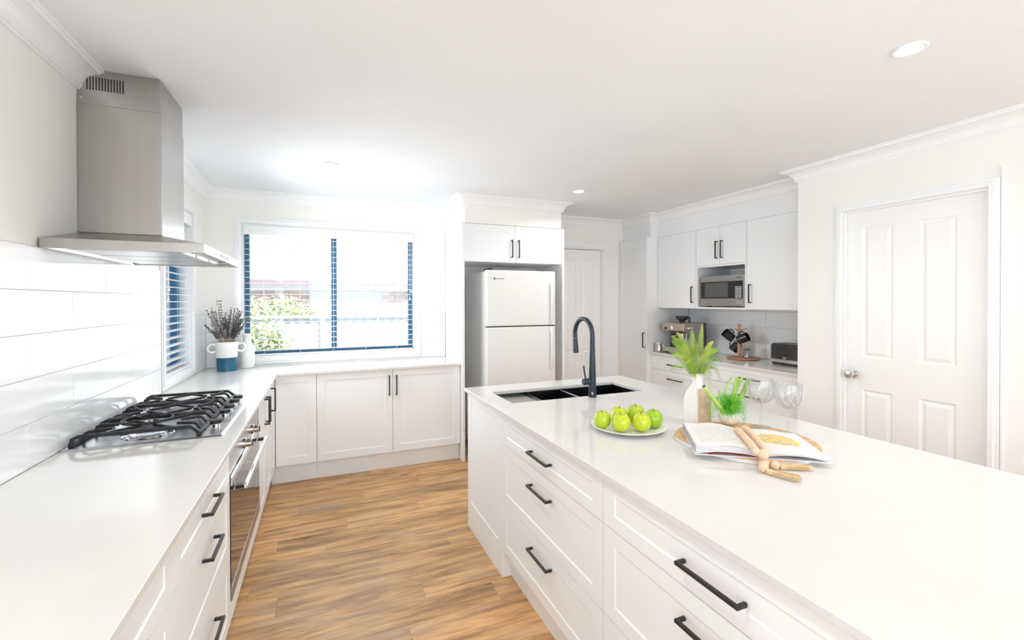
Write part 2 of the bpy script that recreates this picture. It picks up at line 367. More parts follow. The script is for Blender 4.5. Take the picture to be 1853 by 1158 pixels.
# cove is concave towards the room
prof = [(0.0, 2.312), (0.010, 2.312), (0.012, 2.320), (0.018, 2.322)] + [(0.078 - 0.060 * math.cos(a), 2.322 + 0.062 * math.sin(a)) for a in [PI / 2 * i / 7 for i in range(1, 8)]] + [(0.080, 2.392), (0.090, 2.393), (0.090, 2.4025), (0.0, 2.4025)]
n = len(cpath)
def nrm(a, b):
    d = Vector((b[0] - a[0], b[1] - a[1])).normalized(); return Vector((d.y, -d.x))
ns = [nrm(cpath[i], cpath[i + 1]) for i in range(n - 1)]
mit = [ns[0]] + [(ns[i] + ns[i + 1]) / (1 + ns[i].dot(ns[i + 1])) for i in range(n - 2)] + [ns[-1]]
for i in range(n - 1):
    mb = MB(); a, b = cpath[i], cpath[i + 1]
    mb.rings([[(a[0] + mit[i].x * t, a[1] + mit[i].y * t, z) for t, z in prof], [(b[0] + mit[i + 1].x * t, b[1] + mit[i + 1].y * t, z) for t, z in prof]])
    struct(mb.build('trim_%d' % (i + 1), TRIM))

# splashback tiles 600 x 150
tmesh = {}
def tile(parent, L_, H_, loc, rotz):
    k = (round(L_, 3), round(H_, 3))
    if k not in tmesh:
        m = MB(); g = 0.001; b = 0.0012
        A = [(g, 0, g), (L_ - g, 0, g), (L_ - g, 0, H_ - g), (g, 0, H_ - g)]
        m.rings([A, [(p[0], -0.0065, p[2]) for p in A], [(g + b, -0.0078, g + b), (L_ - g - b, -0.0078, g + b), (L_ - g - b, -0.0078, H_ - g - b), (g + b, -0.0078, H_ - g - b)]])
        tmesh[k] = m.mesh('tile', TILE)
    o = bpy.data.objects.new('tile', tmesh[k]); col.objects.link(o); o.parent = parent; o.location = loc; o.rotation_euler = (0, 0, rotz)
def tile_field(parent, a0, a1, z0, z1, place, rotz, offs, TL=0.5985, TH=0.1502):
    r = 0; z = z0
    while z < z1 - 0.01:
        h = min(TH, z1 - z); s = offs[r % 2]
        while s > a0: s -= TL
        while s < a1:
            p, q = max(s, a0), min(s + TL, a1); s += TL
            if q - p > 0.01: tile(parent, q - p, h, place(p, q, z), rotz)
        z += TH; r += 1
# left wall (viewer looks towards -x, local x -> world +y)
MB().box(XL, XL + 0.0065, -0.55, 3.365, 0.886, 1.637).build('grout', GROUT, wl)
tile_field(wl, -0.55, 3.365, 0.886, 1.637, lambda p, q, z: (XL + 0.0005, p, z), PI / 2, (2.011, 2.313))
MB().box(XL, XL + 0.0065, 4.15, YB - 0.008, 0.886, 1.337).build('grout', GROUT, wl)
tile_field(wl, 4.15, YB - 0.008, 0.886, 1.337, lambda p, q, z: (XL + 0.0005, p, z), PI / 2, (2.011, 2.313))
# back wall both sides of the window
for a0, a1, zt in ((XL + 0.009, WB[0] - 0.058, 1.337), (WB[1] + 0.058, 1.148, 1.337)):
    MB().box(a0, a1, YB - 0.0065, YB, 0.886, zt).build('grout', GROUT, wb)
    tile_field(wb, a0, a1, 0.886, zt, lambda p, q, z: (p, YB - 0.0005, z), 0, (0.12, 0.42))
# right recess: top rows
MB().box(3.8935, 3.90, 2.26, 3.998, 0.886, 1.366).build('grout', GROUT, wr)
tile_field(wr, 2.26, 3.998, 0.886, 1.366, lambda p, q, z: (3.8995, q, z), -PI / 2, (2.42, 2.72))
MB().box(XL + 0.0005, XL + 0.011, 3.3655, 3.3685, 0.886, 1.637).build('tile_edge_strip', mat('edge_strip_grey', (0.55, 0.55, 0.56), 0.4), wl)

# ------------------------------------------------------------------ windows and blinds
def arch_ring(mb, x0, x1, z0, z1, w_, t, y, four=True):
    # architrave boards around an opening, face towards -y, standing proud of plane y
    for ww, ta, tt, e in ((w_, 0.0005, t * 0.6, 0.001), (w_ * 0.6, t * 0.6 + 0.0002, t, 0.004)):
        zb = (z0 - ww) if four else z0
        mb.box(x0 - ww, x0 - e, y - tt, y - ta, zb, z1 + ww); mb.box(x1 + e, x1 + ww, y - tt, y - ta, zb, z1 + ww)
        mb.box(x0 - e, x1 + e, y - tt, y - ta, z1 + e, z1 + ww)
        if four: mb.box(x0 - e, x1 + e, y - tt, y - ta, z0 - ww, z0 - e)
def window(name, x0, x1, z0, z1, loc, rotz, aw, mull):
    """local: x along the wall, y into the wall (outside +y)"""
    t = bpy.data.objects.new(name, None); col.objects.link(t); t.location = loc; t.rotation_euler = (0, 0, rotz); struct(t)
    mb = MB(); arch_ring(mb, x0, x1, z0, z1, aw, 0.018, 0); mb.build('architrave', TRIM, t, bevel=0.002, seg=1)
    mb = MB(); d = 0.012
    mb.box(x0 + 0.0005, x0 + d, 0, 0.15, z0, z1); mb.box(x1 - d, x1 - 0.0005, 0, 0.15, z0, z1); mb.box(x0 + d, x1 - d, 0, 0.15, z1 - d, z1 - 0.0005); mb.box(x0 + d, x1 - d, 0, 0.15, z0 + 0.0005, z0 + d)
    mb.build('reveal', TRIM, t)
    f = 0.034; y0, y1 = 0.075, 0.125; a, b, c, e = x0 + d, x1 - d, z0 + d, z1 - d
    mb = MB(); mb.box(a, a + f, y0, y1, c, e); mb.box(b - f, b, y0, y1, c, e); mb.box(a + f, b - f, y0, y1, e - f, e); mb.box(a + f, b - f, y0, y1, c, c + f)
    mb.build('window_frame', FRAME, t, bevel=0.002, seg=1)
    MB().box(mull - 0.024, mull + 0.024, y0 + 0.004, y1 - 0.004, c + f, e - f).build('mullion', FRAME, t, bevel=0.002, seg=1)
    for p, q in ((a + f, mull - 0.024), (mull + 0.024, b - f)):
        MB().box(p, q, 0.098, 0.101, c + f, e - f).build('pane', PANE, t)
    return t
window('window_1', WB[0], WB[1], WB[2], WB[3], (0, YB, 0), 0, 0.055, 0.098)
window('window_2', WL[0], WL[1], WL[2], WL[3], (XL, 0, 0), PI / 2, 0.05, 3.74)

def blind(label, loc, rotz, x0, x1, zt, zb, ladders, ang, wand):
    t = thing('venetian_blind', label, 'blind', loc, rotz, None)
    y = 0.034
    mb = MB(); mb.box(x0, x1, y - 0.045, y - 0.035, zt - 0.082, zt); mb.box(x0, x0 + 0.008, y - 0.035, y + 0.015, zt - 0.082, zt); mb.box(x1 - 0.008, x1, y - 0.035, y + 0.015, zt - 0.082, zt)
    mb.build('valance', BLIND, t, bevel=0.003)
    MB().box(x0 + 0.012, x1 - 0.012, y - 0.025, y + 0.025, zt - 0.05, zt - 0.004).build('headrail', BLIND, t)
    m = MB(); L_ = x1 - x0 - 0.012; hw = 0.0245
    pr = [(-hw, 0.0), (-hw * 0.5, 0.0012), (0, 0.0018), (hw * 0.5, 0.0012), (hw, 0), (hw, -0.0026), (0, -0.001), (-hw, -0.0026)]
    m.rings([[(-L_ / 2, a, b) for a, b in pr], [(L_ / 2, a, b) for a, b in pr]])
    sm_ = m.mesh('slat', BLIND); z = zt - 0.104; zs = []
    while z > zb + 0.03:
        o = bpy.data.objects.new('slat', sm_); col.objects.link(o); o.parent = t; o.location = ((x0 + x1) / 2, y, z); o.rotation_euler = (math.radians(ang), 0, 0)
        zs.append(z); z -= 0.0495
    MB().box(x0 + 0.006, x1 - 0.006, y - 0.026, y + 0.026, zb, zb + 0.014).build('bottom_rail', BLIND, t, bevel=0.002)
    m = MB()
    m.tube([(0, 0, zb + 0.014), (0, 0, zt - 0.05)], 0.0011, 5)
    lm = m.mesh('cord', mat('white_cord', (0.85, 0.85, 0.85), 0.7))
    for lx in ladders:
        for dy in (-0.0262, 0.0262):
            o = bpy.data.objects.new('ladder_cord', lm); col.objects.link(o); o.parent = t; o.location = (lx, y + dy, 0)
    m = MB(); m.tube([(wand, y - 0.05, zt - 0.06), (wand, y - 0.05, zt - 0.62)], 0.0011, 5)
    m.tube([(wand + 0.012, y - 0.05, zt - 0.06), (wand + 0.012, y - 0.05, zt - 0.55)], 0.0011, 5)
    m.lathe([(0.002, 0.03), (0.006, 0.01), (0.007, 0.0), (0.002, -0.004)], 8, (wand, y - 0.05, zt - 0.65)); m.lathe([(0.002, 0.03), (0.006, 0.01), (0.007, 0.0), (0.002, -0.004)], 8, (wand + 0.012, y - 0.05, zt - 0.58))
    m.build('pull_cord', BLIND, t)
    return t
blind('wide white venetian blind in the window above the corner bench', (0, YB, 0), 0, WB[0] + 0.014, WB[1] - 0.014, WB[3] - 0.014, WB[2] + 0.014, (-0.481, -0.191, 0.093, 0.382, 0.669), 3, WB[1] - 0.05)
blind('narrow white venetian blind in the side window behind the rangehood', (XL, 0, 0), PI / 2, WL[0] + 0.014, WL[1] - 0.014, WL[3] - 0.014, WL[2] + 0.014, (3.53, 3.98), 3, 3.48)

# ------------------------------------------------------------------ doors of the room
def panel_door(name, w_, h_, loc, rotz, rects, knob, aw, y_leaf, op):
    t = bpy.data.objects.new(name, None); col.objects.link(t); t.location = loc; t.rotation_euler = (0, 0, rotz); struct(t)
    slab(MB(), w_, h_, 0.035, rects, [(0.010, 0.007), (0.016, 0.007), (0.034, 0.001)]).build('door_leaf', DOORM, t, (0, y_leaf, 0.006))
    mb = MB(); x0, x1, z1 = op
    arch_ring(mb, x0, x1, 0, z1, aw, 0.018, 0, False); mb.build('architrave', TRIM, t, bevel=0.002, seg=1)
    mb = MB(); mb.box(x0 + 0.0005, x0 + 0.010, 0.0, 0.10, 0, z1); mb.box(x1 - 0.010, x1 - 0.0005, 0, 0.10, 0, z1); mb.box(x0 + 0.01, x1 - 0.01, 0, 0.10, z1 - 0.012, z1 - 0.0005); mb.build('door_jamb', TRIM, t)
    if knob:
        kb = MB(); kb.smooth = True
        M = Matrix.Rotation(PI / 2, 3, 'X')
        kb.lathe([(0.026, 0), (0.026, 0.006), (0.012, 0.010), (0.011, 0.028), (0.022, 0.034), (0.027, 0.046), (0.024, 0.056), (0.010, 0.060)], 24, (knob[0], y_leaf, knob[1]), M=M)
        kb.build('door_knob', CHROME, t, smooth=True)
    return t
# pantry door in the right wall: local x = towards the camera (-y)
dw = 0.697
rc = [(0.092, 1.065, 0.265, 1.915), (0.40, 1.065, 0.57, 1.915), (0.092, 0.19, 0.265, 0.855), (0.40, 0.19, 0.57, 0.855)]
panel_door('door_1', dw, 2.018, (XR, 1.926, 0), -PI / 2, rc, (0.040, 0.955), 0.048, 0.028, (-0.011, 0.708, 2.036))
rc2 = [(0.085, 1.065, 0.27, 1.93), (0.325, 1.065, 0.51, 1.93), (0.085, 0.19, 0.27, 0.875), (0.325, 0.19, 0.51, 0.875)]
panel_door('door_2', 0.58, 2.035, (2.461, YB, 0), 0, rc2, None, 0.075, 0.03, (-0.011, 0.591, 2.058))
struct(MB().box(XR - 0.010, XR - 0.0005, 1.156, 1.167, 0, 2.136).build('trim_20', TRIM))
# unseen sliding glass doors (behind the camera), added to let daylight in
t = bpy.data.objects.new('door_3', None); col.objects.link(t); struct(t)
mb = MB(); mb.box(-0.4, 3.0, YR - 0.1, YR - 0.04, 2.19, 2.25); mb.box(-0.4, -0.34, YR - 0.1, YR - 0.04, 0, 2.19); mb.box(2.94, 3.0, YR - 0.1, YR - 0.04, 0, 2.19); mb.box(1.27, 1.33, YR - 0.1, YR - 0.04, 0, 2.19)
mb.build('door_frame', FRAME, t); MB().box(-0.34, 1.27, YR - 0.072, YR - 0.068, 0.0, 2.19).build('pane', PANE, t); MB().box(1.33, 2.94, YR - 0.072, YR - 0.068, 0.0, 2.19).build('pane', PANE, t)
t = bpy.data.objects.new('door_4', None); col.objects.link(t); struct(t)
mb = MB(); mb.box(XL - 0.1, XL - 0.04, -2.75, -0.6, 2.09, 2.15); mb.box(XL - 0.1, XL - 0.04, -2.75, -2.69, 0, 2.09); mb.box(XL - 0.1, XL - 0.04, -0.66, -0.6, 0, 2.09)
mb.build('door_frame', FRAME, t); MB().box(XL - 0.072, XL - 0.068, -2.69, -0.66, 0.0, 2.09).build('pane', PANE, t)

# ------------------------------------------------------------------ ceiling downlights
def downlight(x, y, label):
    t = thing('downlight', label, 'ceiling light', (x, y, CH), 0, 'recessed ceiling downlights')
    r = MB(); r.lathe([(0.040, -0.001), (0.053, -0.001), (0.055, -0.004), (0.050, -0.008), (0.040, -0.006)], 32, cap0=False, cap1=False); r.rings([[(0.04 * math.cos(a), 0.04 * math.sin(a), -0.001) for a in [2 * PI * k / 32 for k in range(32)]], [(0.04 * math.cos(a), 0.04 * math.sin(a), -0.006) for a in [2 * PI * k / 32 for k in range(32)]]], False, False)
    r.build('bezel', TRIM, t, smooth=True)
    l = MB(); l.lathe([(0.0395, -0.0015), (0.0395, -0.004), (0.02, -0.0055)], 32); l.build('lens', LENS, t)
    lo = light('downlight_lamp', 'AREA', (x, y, CH - 0.012), LAMP_W, (1.0, 0.985, 0.965), 0.08, shape='DISK'); lo.data.spread = math.radians(150)
downlight(2.064, 1.0, 'large glowing round downlight in the ceiling nearest the pantry door')
downlight(0.054, 3.39, 'glowing round downlight in the ceiling in front of the blind window')
downlight(2.064, 3.40, 'small glowing round downlight in the ceiling by the fridge bulkhead')
for x, y in ((0.054, 1.0), (2.064, -1.4), (0.054, -1.4)):
    downlight(x, y, ['round ceiling downlight over the camera end of the aisle', 'round ceiling downlight behind the camera, window-wall row', 'round ceiling downlight behind the camera on the pantry side'][int(y < 0) + int(y < 0 and x > 1)])

# ------------------------------------------------------------------ base cupboards
BT, BB = 0.885, 0.865            # bench top and underside
R_L, R_R = PI / 2, -PI / 2
XF = -0.350                      # front plane of the left run
DEEP = 0.565
def drawers3(t, w_, L=0.20, z=(0.150, 0.408, 0.706, 0.864), hz=(0.343, 0.628, 0.778), x0=0.0):
    for i in range(3):
        front(t, 'drawer', x0, z[i], x0 + w_, z[i + 1], (x0 + w_ / 2, hz[i] + 0.0, L, False), (0.062, 0.045 if i == 2 else 0.05))
# left run, from the camera end to the corner
for y0, w_, lab in ((-0.107, 0.738, 'white three-drawer base cabinet at the bench end farthest from the oven'), (0.632, 0.738, 'white three-drawer base cabinet second from the oven towards the camera'), (1.371, 0.737, 'white three-drawer base cabinet beside the oven, black bar handles')):
    t = thing('drawer_cabinet', lab, 'cabinet', (XF, y0, 0), R_L, 'base cabinets under the cooktop bench')
    carcass(t, w_, DEEP, 0.150, 0.862); kick(t, w_)
    drawers3(t, w_, 0.168, (0.150, 0.438, 0.715, 0.864), (0.352, 0.637, 0.780))
t = thing('base_cabinet', 'narrow white base cabinet with handles between oven and corner', 'cabinet', (XF, 3.008, 0), R_L, 'base cabinets under the cooktop bench')
carcass(t, 0.95, DEEP, 0.150, 0.862); kick(t, 0.965)
front(t, 'door', 0, 0.150, 0.318, 0.864, (0.282, 0.735, 0.17, True)); front(t, 'door', 0.318, 0.150, 0.636, 0.864, (0.352, 0.735, 0.17, True)); front(t, 'door', 0.636, 0.150, 0.948, 0.864, (0.672, 0.735, 0.17, True))
# window run (faces the camera)
YF = 3.960
t = thing('corner_cabinet', 'white corner base cabinet with plain narrow door, no handle visible', 'cabinet', (-0.348, YF, 0), 0, 'base cabinets under the window bench')
carcass(t, 0.297, 0.52, 0.150, 0.862); kick(t, 0.33, x0=-0.033); front(t, 'door', 0.0, 0.150, 0.297, 0.864)
t = thing('double_door_cabinet', 'white double-door base cabinet under the blind window beside the fridge recess', 'cabinet', (-0.051, YF, 0), 0, 'base cabinets under the window bench')
carcass(t, 1.2, 0.52, 0.150, 0.862); kick(t, 1.2)
front(t, 'door', 0, 0.150, 0.601, 0.864, (0.571, 0.728, 0.17, True)); front(t, 'door', 0.601, 0.150, 1.2, 0.864, (0.631, 0.728, 0.17, True))

# L-shaped benchtop
mb = MB()
mb.box(XL + 0.002, -0.330, -0.55, 3.930, BB, BT); mb.box(XL + 0.009, -0.330, 3.930, YB - 0.009, BB, BT); mb.box(-0.330, 1.150, 3.932, YB - 0.009, BB, BT)
mb.v = []; mb.f = []; mb.mi = []; mb.sm = []
mb.prism([(XL + 0.002, -0.55), (-0.330, -0.55), (-0.330, 3.932), (1.150, 3.932), (1.150, YB - 0.009), (XL + 0.002, YB - 0.009)], BB, BT)
tag(mb.build('benchtop', QUARTZ, bevel=0.0015, seg=1), 'white stone benchtop in an L under the cooktop and window', 'benchtop')

# ------------------------------------------------------------------ oven
t = thing('oven', 'black glass and steel built-in oven below the cooktop', 'oven', (XF, 2.110, 0), R_L)
OW = 0.892
MB().box(0.003, OW, 0.03, 0.55, 0.152, 0.862).build('oven_body', DARK, t)
MB().box(0.003, OW, 0.0, 0.029, 0.742, 0.862).build('control_panel', STEEL, t, bevel=0.002)
for kx in (0.346, 0.602):
    k = MB(); M = Matrix.Rotation(PI / 2, 3, 'X'); k.lathe([(0.024, 0.0), (0.024, 0.010), (0.019, 0.013), (0.019, 0.032), (0.016, 0.035)], 24, (kx, -0.0005, 0.775), M=M)
    o = k.build('knob', CHROME, t, smooth=True)
    MB().box(kx - 0.0025, kx + 0.0025, -0.040, -0.036, 0.759, 0.791).build('pointer', BLACKM, o)
dr = MB().box(0.006, OW - 0.003, -0.002, 0.029, 0.285, 0.736).build('oven_door', BLACKG, t, bevel=0.002)
MB().box(0.006, OW - 0.003, -0.006, -0.0025, 0.700, 0.736).build('door_top_strip', CHROME, dr)
MB().box(0.006, OW - 0.003, -0.004, 0.029, 0.232, 0.2835).build('door_bottom_strip', STEEL, t)
MB().box(0.003, OW, 0.0, 0.018, 0.150, 0.229).build('filler_panel', CAB, t)
m = MB(); m.box(0.075, 0.825, -0.052, -0.036, 0.655, 0.673); m.build('handle', CHROME, dr, bevel=0.004, seg=3)
for x in (0.082, 0.788): MB().box(x, x + 0.03, -0.036, -0.0065, 0.657, 0.671).build('handle_bracket', BLACKM, dr)
MB().box(0.0, 0.898, 0.045, 0.061, 0.001, 0.148).build('kickboard', CAB, t)

# ------------------------------------------------------------------ gas cooktop
HX0, HX1, HY0, HY1 = -0.908, -0.386, 2.190, 3.055
t = thing('gas_cooktop', 'steel five-burner gas cooktop with black cast iron trivets', 'cooktop', (0, 0, BT))
m = MB(); m.rings([[(HX0, HY0, 0.0005), (HX1, HY0, 0.0005), (HX1, HY1, 0.0005), (HX0, HY1, 0.0005)], [(HX0, HY0, 0.002), (HX1, HY0, 0.002), (HX1, HY1, 0.002), (HX0, HY1, 0.002)],
    [(HX0 + 0.008, HY0 + 0.008, 0.007), (HX1 - 0.008, HY0 + 0.008, 0.007), (HX1 - 0.008, HY1 - 0.008, 0.007), (HX0 + 0.008, HY1 - 0.008, 0.007)]])
m.build('cooktop_plate', STEELH, t)
for bx, by, r in ((-0.680, 2.335, 0.066), (-0.775, 2.615, 0.036), (-0.560, 2.600, 0.030), (-0.775, 2.905, 0.044), (-0.565, 2.890, 0.036)):
    b = MB(); b.lathe([(r * 1.45, 0.0075), (r * 1.4, 0.011), (r * 1.1, 0.013), (r * 1.05, 0.0135)], 32, (bx, by, 0)); bo = b.build('burner', CHROME, t, smooth=True)
    c = MB(); k = 120; rs = []
    for zz, rr in ((0.014, r), (0.026, r)):
        rs.append([(bx + rr * (1.0 if j % 2 else 0.94) * math.cos(2 * PI * j / k), by + rr * (1.0 if j % 2 else 0.94) * math.sin(2 * PI * j / k), zz) for j in range(k)])
    c.rings(rs); c.build('burner_ring', STEELH, bo)
    c = MB(); c.lathe([(r * 0.86, 0.0265), (r * 0.88, 0.030), (r * 0.82, 0.034), (r * 0.5, 0.035)], 28, (bx, by, 0)); c.build('burner_cap', IRON, bo, smooth=True)
def bar(mb, pts, w_=0.011, h=0.011):
    # square bar along a polyline, top face up
    P_ = [Vector(p) for p in pts]; rs = []
    for i, p in enumerate(P_):
        d = (P_[min(i + 1, len(P_) - 1)] - P_[max(i - 1, 0)]); dd = Vector((d.x, d.y, 0))
        if dd.length < 1e-6: dd = Vector((1, 0, 0))
        dd.normalize(); s = Vector((-dd.y, dd.x, 0)) * w_ / 2; u = d.normalized().cross(s).normalized() * h / 2
        if u.z < 0: u = -u
        rs.append([p - s - u, p + s - u, p + s + u, p - s + u])
    mb.rings(rs)
GX0, GX1, GZ = -0.888, -0.475, 0.045
def grate(y0, y1, bs):
    m = MB(); z = GZ; w_ = 0.012
    # frame: two arched side bars with feet, back and front rails low
    for y in (y0 + 0.010, y1 - 0.010):
        bar(m, [(GX0 + 0.002, y, 0.008), (GX0 + 0.006, y, z - 0.008), (GX0 + 0.022, y, z), (GX1 - 0.030, y, z), (GX1 - 0.004, y, 0.020), (GX1, y, 0.008)], w_, 0.014)
        for xf in (GX0 + 0.004, GX1 - 0.002): m.box(xf - 0.009, xf + 0.009, y - 0.008, y + 0.008, 0.0075, 0.024)
    bar(m, [(GX1 - 0.004, y0 + 0.015, 0.016), (GX1 - 0.004, y1 - 0.015, 0.016)], 0.012, 0.014)
    bar(m, [(GX0 + 0.006, y0 + 0.015, 0.016), (GX0 + 0.006, y1 - 0.015, 0.016)], 0.012, 0.014)
    ym = (y0 + y1) / 2
    for bx, by, r in bs:
        for a in (45, 135, 225, 315):
            ca, sa = math.cos(math.radians(a)), math.sin(math.radians(a))
            ye = y0 + 0.012 if sa < 0 else y1 - 0.012
            L_ = abs((ye - by) / sa); xe = bx + ca * L_; xe = max(GX0 + 0.03, min(GX1 - 0.05, xe))
            bar(m, [(xe, ye, z), (bx + ca * r * 0.45, by + sa * r * 0.45, z)], 0.010, 0.011)
    for x_ in (GX0 + 0.01,):
        for dy in (-0.055, 0.055): bar(m, [(x_, ym + dy, 0.012), (x_ + 0.006, ym + dy, z - 0.006), (x_ + 0.02, ym + dy, z), (x_ + 0.085, ym + dy * 0.6, z)], 0.010, 0.011)
    for dy in (-0.055, 0.055): bar(m, [(GX1 - 0.006, ym + dy, 0.012), (GX1 - 0.028, ym + dy, z - 0.003), (GX1 - 0.04, ym + dy, z), (GX1 - 0.10, ym + dy * 0.6, z)], 0.010, 0.011)
    return m.build('trivet', IRON, t, bevel=0.0018, seg=1)
grate(2.215, 2.485, [(-0.680, 2.348, 0.07)])
grate(2.487, 2.762, [(-0.775, 2.622, 0.045), (-0.575, 2.622, 0.045)])
grate(2.764, 3.035, [(-0.775, 2.90, 0.045), (-0.575, 2.90, 0.045)])
m = MB(); m.smooth = True; wr_ = [(-0.700 + 0.088 * math.cos(a), 2.398 + 0.088 * math.sin(a), 0.0545) for a in [2 * PI * i / 36 for i in range(37)]]
m.tube(wr_, 0.0048, 6); wk = m.build('wok_ring', IRON, t)
for i in range(4):
    a = PI / 4 + PI / 2 * i; m = MB(); bar(m, [(-0.700 + 0.088 * math.cos(a), 2.398 + 0.088 * math.sin(a), 0.0555), (-0.700 + 0.045 * math.cos(a), 2.398 + 0.045 * math.sin(a), 0.0555)], 0.008, 0.009); m.build('finger', IRON, wk)
k = MB(); k.lathe([(0.014, 0.0075), (0.012, 0.020), (0.022, 0.022), (0.023, 0.025)], 24); km = k.mesh('knob', CHROME); km2 = MB().lathe([(0.023, 0.0255), (0.023, 0.037), (0.021, 0.040)], 24).mesh('knob_cap', BLACKM)
for y in (2.340, 2.540, 2.655, 2.790, 2.895):
    o = bpy.data.objects.new('knob', km); col.objects.link(o); o.parent = t; o.location = (-0.438, y, 0)
    c = bpy.data.objects.new('knob_cap', km2); col.objects.link(c); c.parent = o

# ------------------------------------------------------------------ rangehood
t = thing('rangehood', 'brushed steel canopy rangehood rising to the ceiling above the cooktop', 'rangehood', (0, 0, 0))
CX0, CX1, CY0, CY1, CZ0, CZ1 = XL + 0.009, -0.426, 2.087, 2.915, 1.636, 1.671
hx1, hy0, hy1 = -0.637, 2.378, 2.712
CXW = XL + 0.001
m = MB()
o4 = lambda x0, x1, y0, y1, z: [(x0, y0, z), (x1, y0, z), (x1, y1, z), (x0, y1, z)]
m.rings([o4(CX0 + 0.02, CX1 - 0.02, CY0 + 0.02, CY1 - 0.02, CZ0 + 0.012), o4(CX0 + 0.016, CX1 - 0.016, CY0 + 0.016, CY1 - 0.016, CZ0), o4(CX0, CX1, CY0, CY1, CZ0), o4(CX0, CX1, CY0, CY1, CZ1), o4(CX0, hx1, hy0, hy1, 1.730)])
can = m.build('canopy', STEEL, t)
m = MB()
for y0 in (2.15, 2.39, 2.63):
    m = MB(); m.box(CX0 + 0.05, CX1 - 0.09, y0, y0 + 0.225, CZ0 + 0.003, CZ0 + 0.0115)
    f_ = m.build('grease_filter', STEEL, can)
for y in (2.24, 2.76): MB().lathe([(0.026, CZ0 + 0.0085), (0.024, CZ0 + 0.0115)], 24, (CX1 - 0.050, y, 0)).build('hood_lamp', WHITEC, can, smooth=True)
for i in range(5):
    M = Matrix.Rotation(PI / 2, 3, 'Y'); MB().lathe([(0.007, 0), (0.007, 0.003), (0.005, 0.004)], 14, (CX1 + 0.0003, 2.42 + i * 0.035, 1.654), M=M).build('button', CHROME, can, smooth=True)
def chim(x1, y0, y1, z0, z1, name):
    m = MB(); m.box(CXW, x1, y0, y1, z0, z1); return m.build(name, STEEL, t, bevel=0.002, seg=2)
low = chim(hx1, hy0, hy1, 1.7305, 2.258, 'chimney')
upc = chim(hx1 - 0.003, hy0 + 0.003, hy1 - 0.003, 2.2585, CH - 0.001, 'chimney_sleeve')
m = MB()
for i in range(13):
    x = CXW + 0.030 + i * 0.0098; m.box(x, x + 0.0052, hy0 + 0.0020, hy0 + 0.0035, 2.318, 2.372)
m.build('vent_slots', DARK, upc)
MB().lathe([(0.004, 0), (0.004, 0.0015)], 10, (CXW + 0.014, hy0 + 0.0025, 2.282), M=Matrix.Rotation(PI / 2, 3, 'X')).build('screw', CHROME, upc)

# ------------------------------------------------------------------ fridge recess and fridge
t = thing('fridge_surround', 'tall white end panels and overhead cupboard around the fridge', 'cabinet', (0, 0, 0))
MB().box(1.152, 1.174, 3.893, YB - 0.012, 0.001, 2.153).build('end_panel', CAB, t)
MB().box(2.170, 2.192, 3.893, YB - 0.012, 0.001, 2.153).build('end_panel', CAB, t)
m = MB(); m.box(1.1745, 2.1695, 3.925, YB - 0.012, 1.806, 1.824); m.box(1.1745, 2.1695, YB - 0.03, YB - 0.012, 1.825, 2.15); m.box(1.1745, 1.19, 3.925, YB - 0.03, 1.825, 2.15); m.box(2.154, 2.1695, 3.925, YB - 0.03, 1.825, 2.15)
m.build('cupboard_box', CAB, t)
front(t, 'door', 1.176, 1.806, 1.672, 2.152, (1.638, 1.935, 0.165, True), (0.06, 0.06), y=3.905)
front(t, 'door', 1.672, 1.806, 2.168, 2.152, (1.706, 1.935, 0.165, True), (0.06, 0.06), y=3.905)
t = thing('fridge', 'white two-door fridge freezer in the recess between tall panels', 'fridge', (1.345, 3.785, 0))
FW = 0.693
MB().box(0.006, FW - 0.006, 0.066, 0.66, 0.03, 1.715).build('fridge_body', FRIDGE, t, bevel=0.006)
for nm, z0, z1, hz0, hz1 in (('freezer_door', 1.218, 1.725, 1.245, 1.625), ('fridge_door', 0.06, 1.208, 0.80, 1.185)):
    d = MB().box(0, FW, 0.0, 0.062, z0, z1).build(nm, FRIDGE, t, bevel=0.010, seg=3)
    m = MB(); x = FW - 0.055
    pts = [(x, -0.001, hz1), (x, -0.020, hz1 - 0.012), (x, -0.034, hz1 - 0.05), (x, -0.036, (hz0 + hz1) / 2), (x, -0.034, hz0 + 0.05), (x, -0.020, hz0 + 0.012), (x, -0.001, hz0)]
    m.smooth = True; m.tube(pts, [0.010, 0.011, 0.012, 0.012, 0.012, 0.011, 0.010], 10); m.build('handle', FRIDGE, d, smooth=True)
    if nm == 'freezer_door':
        M = Matrix.Rotation(PI / 2, 3, 'X'); e = MB().lathe([(0.0085, 0), (0.0085, 0.0012)], 20, (0.075, -0.0004, 1.648), M=M).build('emblem', DARK, d)
        text('lettering', 'Westinghouse', 0.014, d, (0.088, -0.0008, 1.648), (PI / 2, 0, 0), DARK, align='LEFT')
MB().box(0.01, FW - 0.01, 0.01, 0.06, 1.209, 1.217).build('door_gasket', DARK, t)
m = MB(); m.box(0.015, 0.065, 0.015, 0.11, 1.7262, 1.742); m.build('hinge_cover', DARK, t, bevel=0.004)
m = MB(); m.box(0.03, 0.08, 0.10, 0.14, 0.001, 0.029); m.box(FW - 0.08, FW - 0.03, 0.10, 0.14, 0.001, 0.029); m.box(0.03, 0.08, 0.60, 0.64, 0.001, 0.029); m.box(FW - 0.08, FW - 0.03, 0.60, 0.64, 0.001, 0.029); m.build('feet', DARK, t)

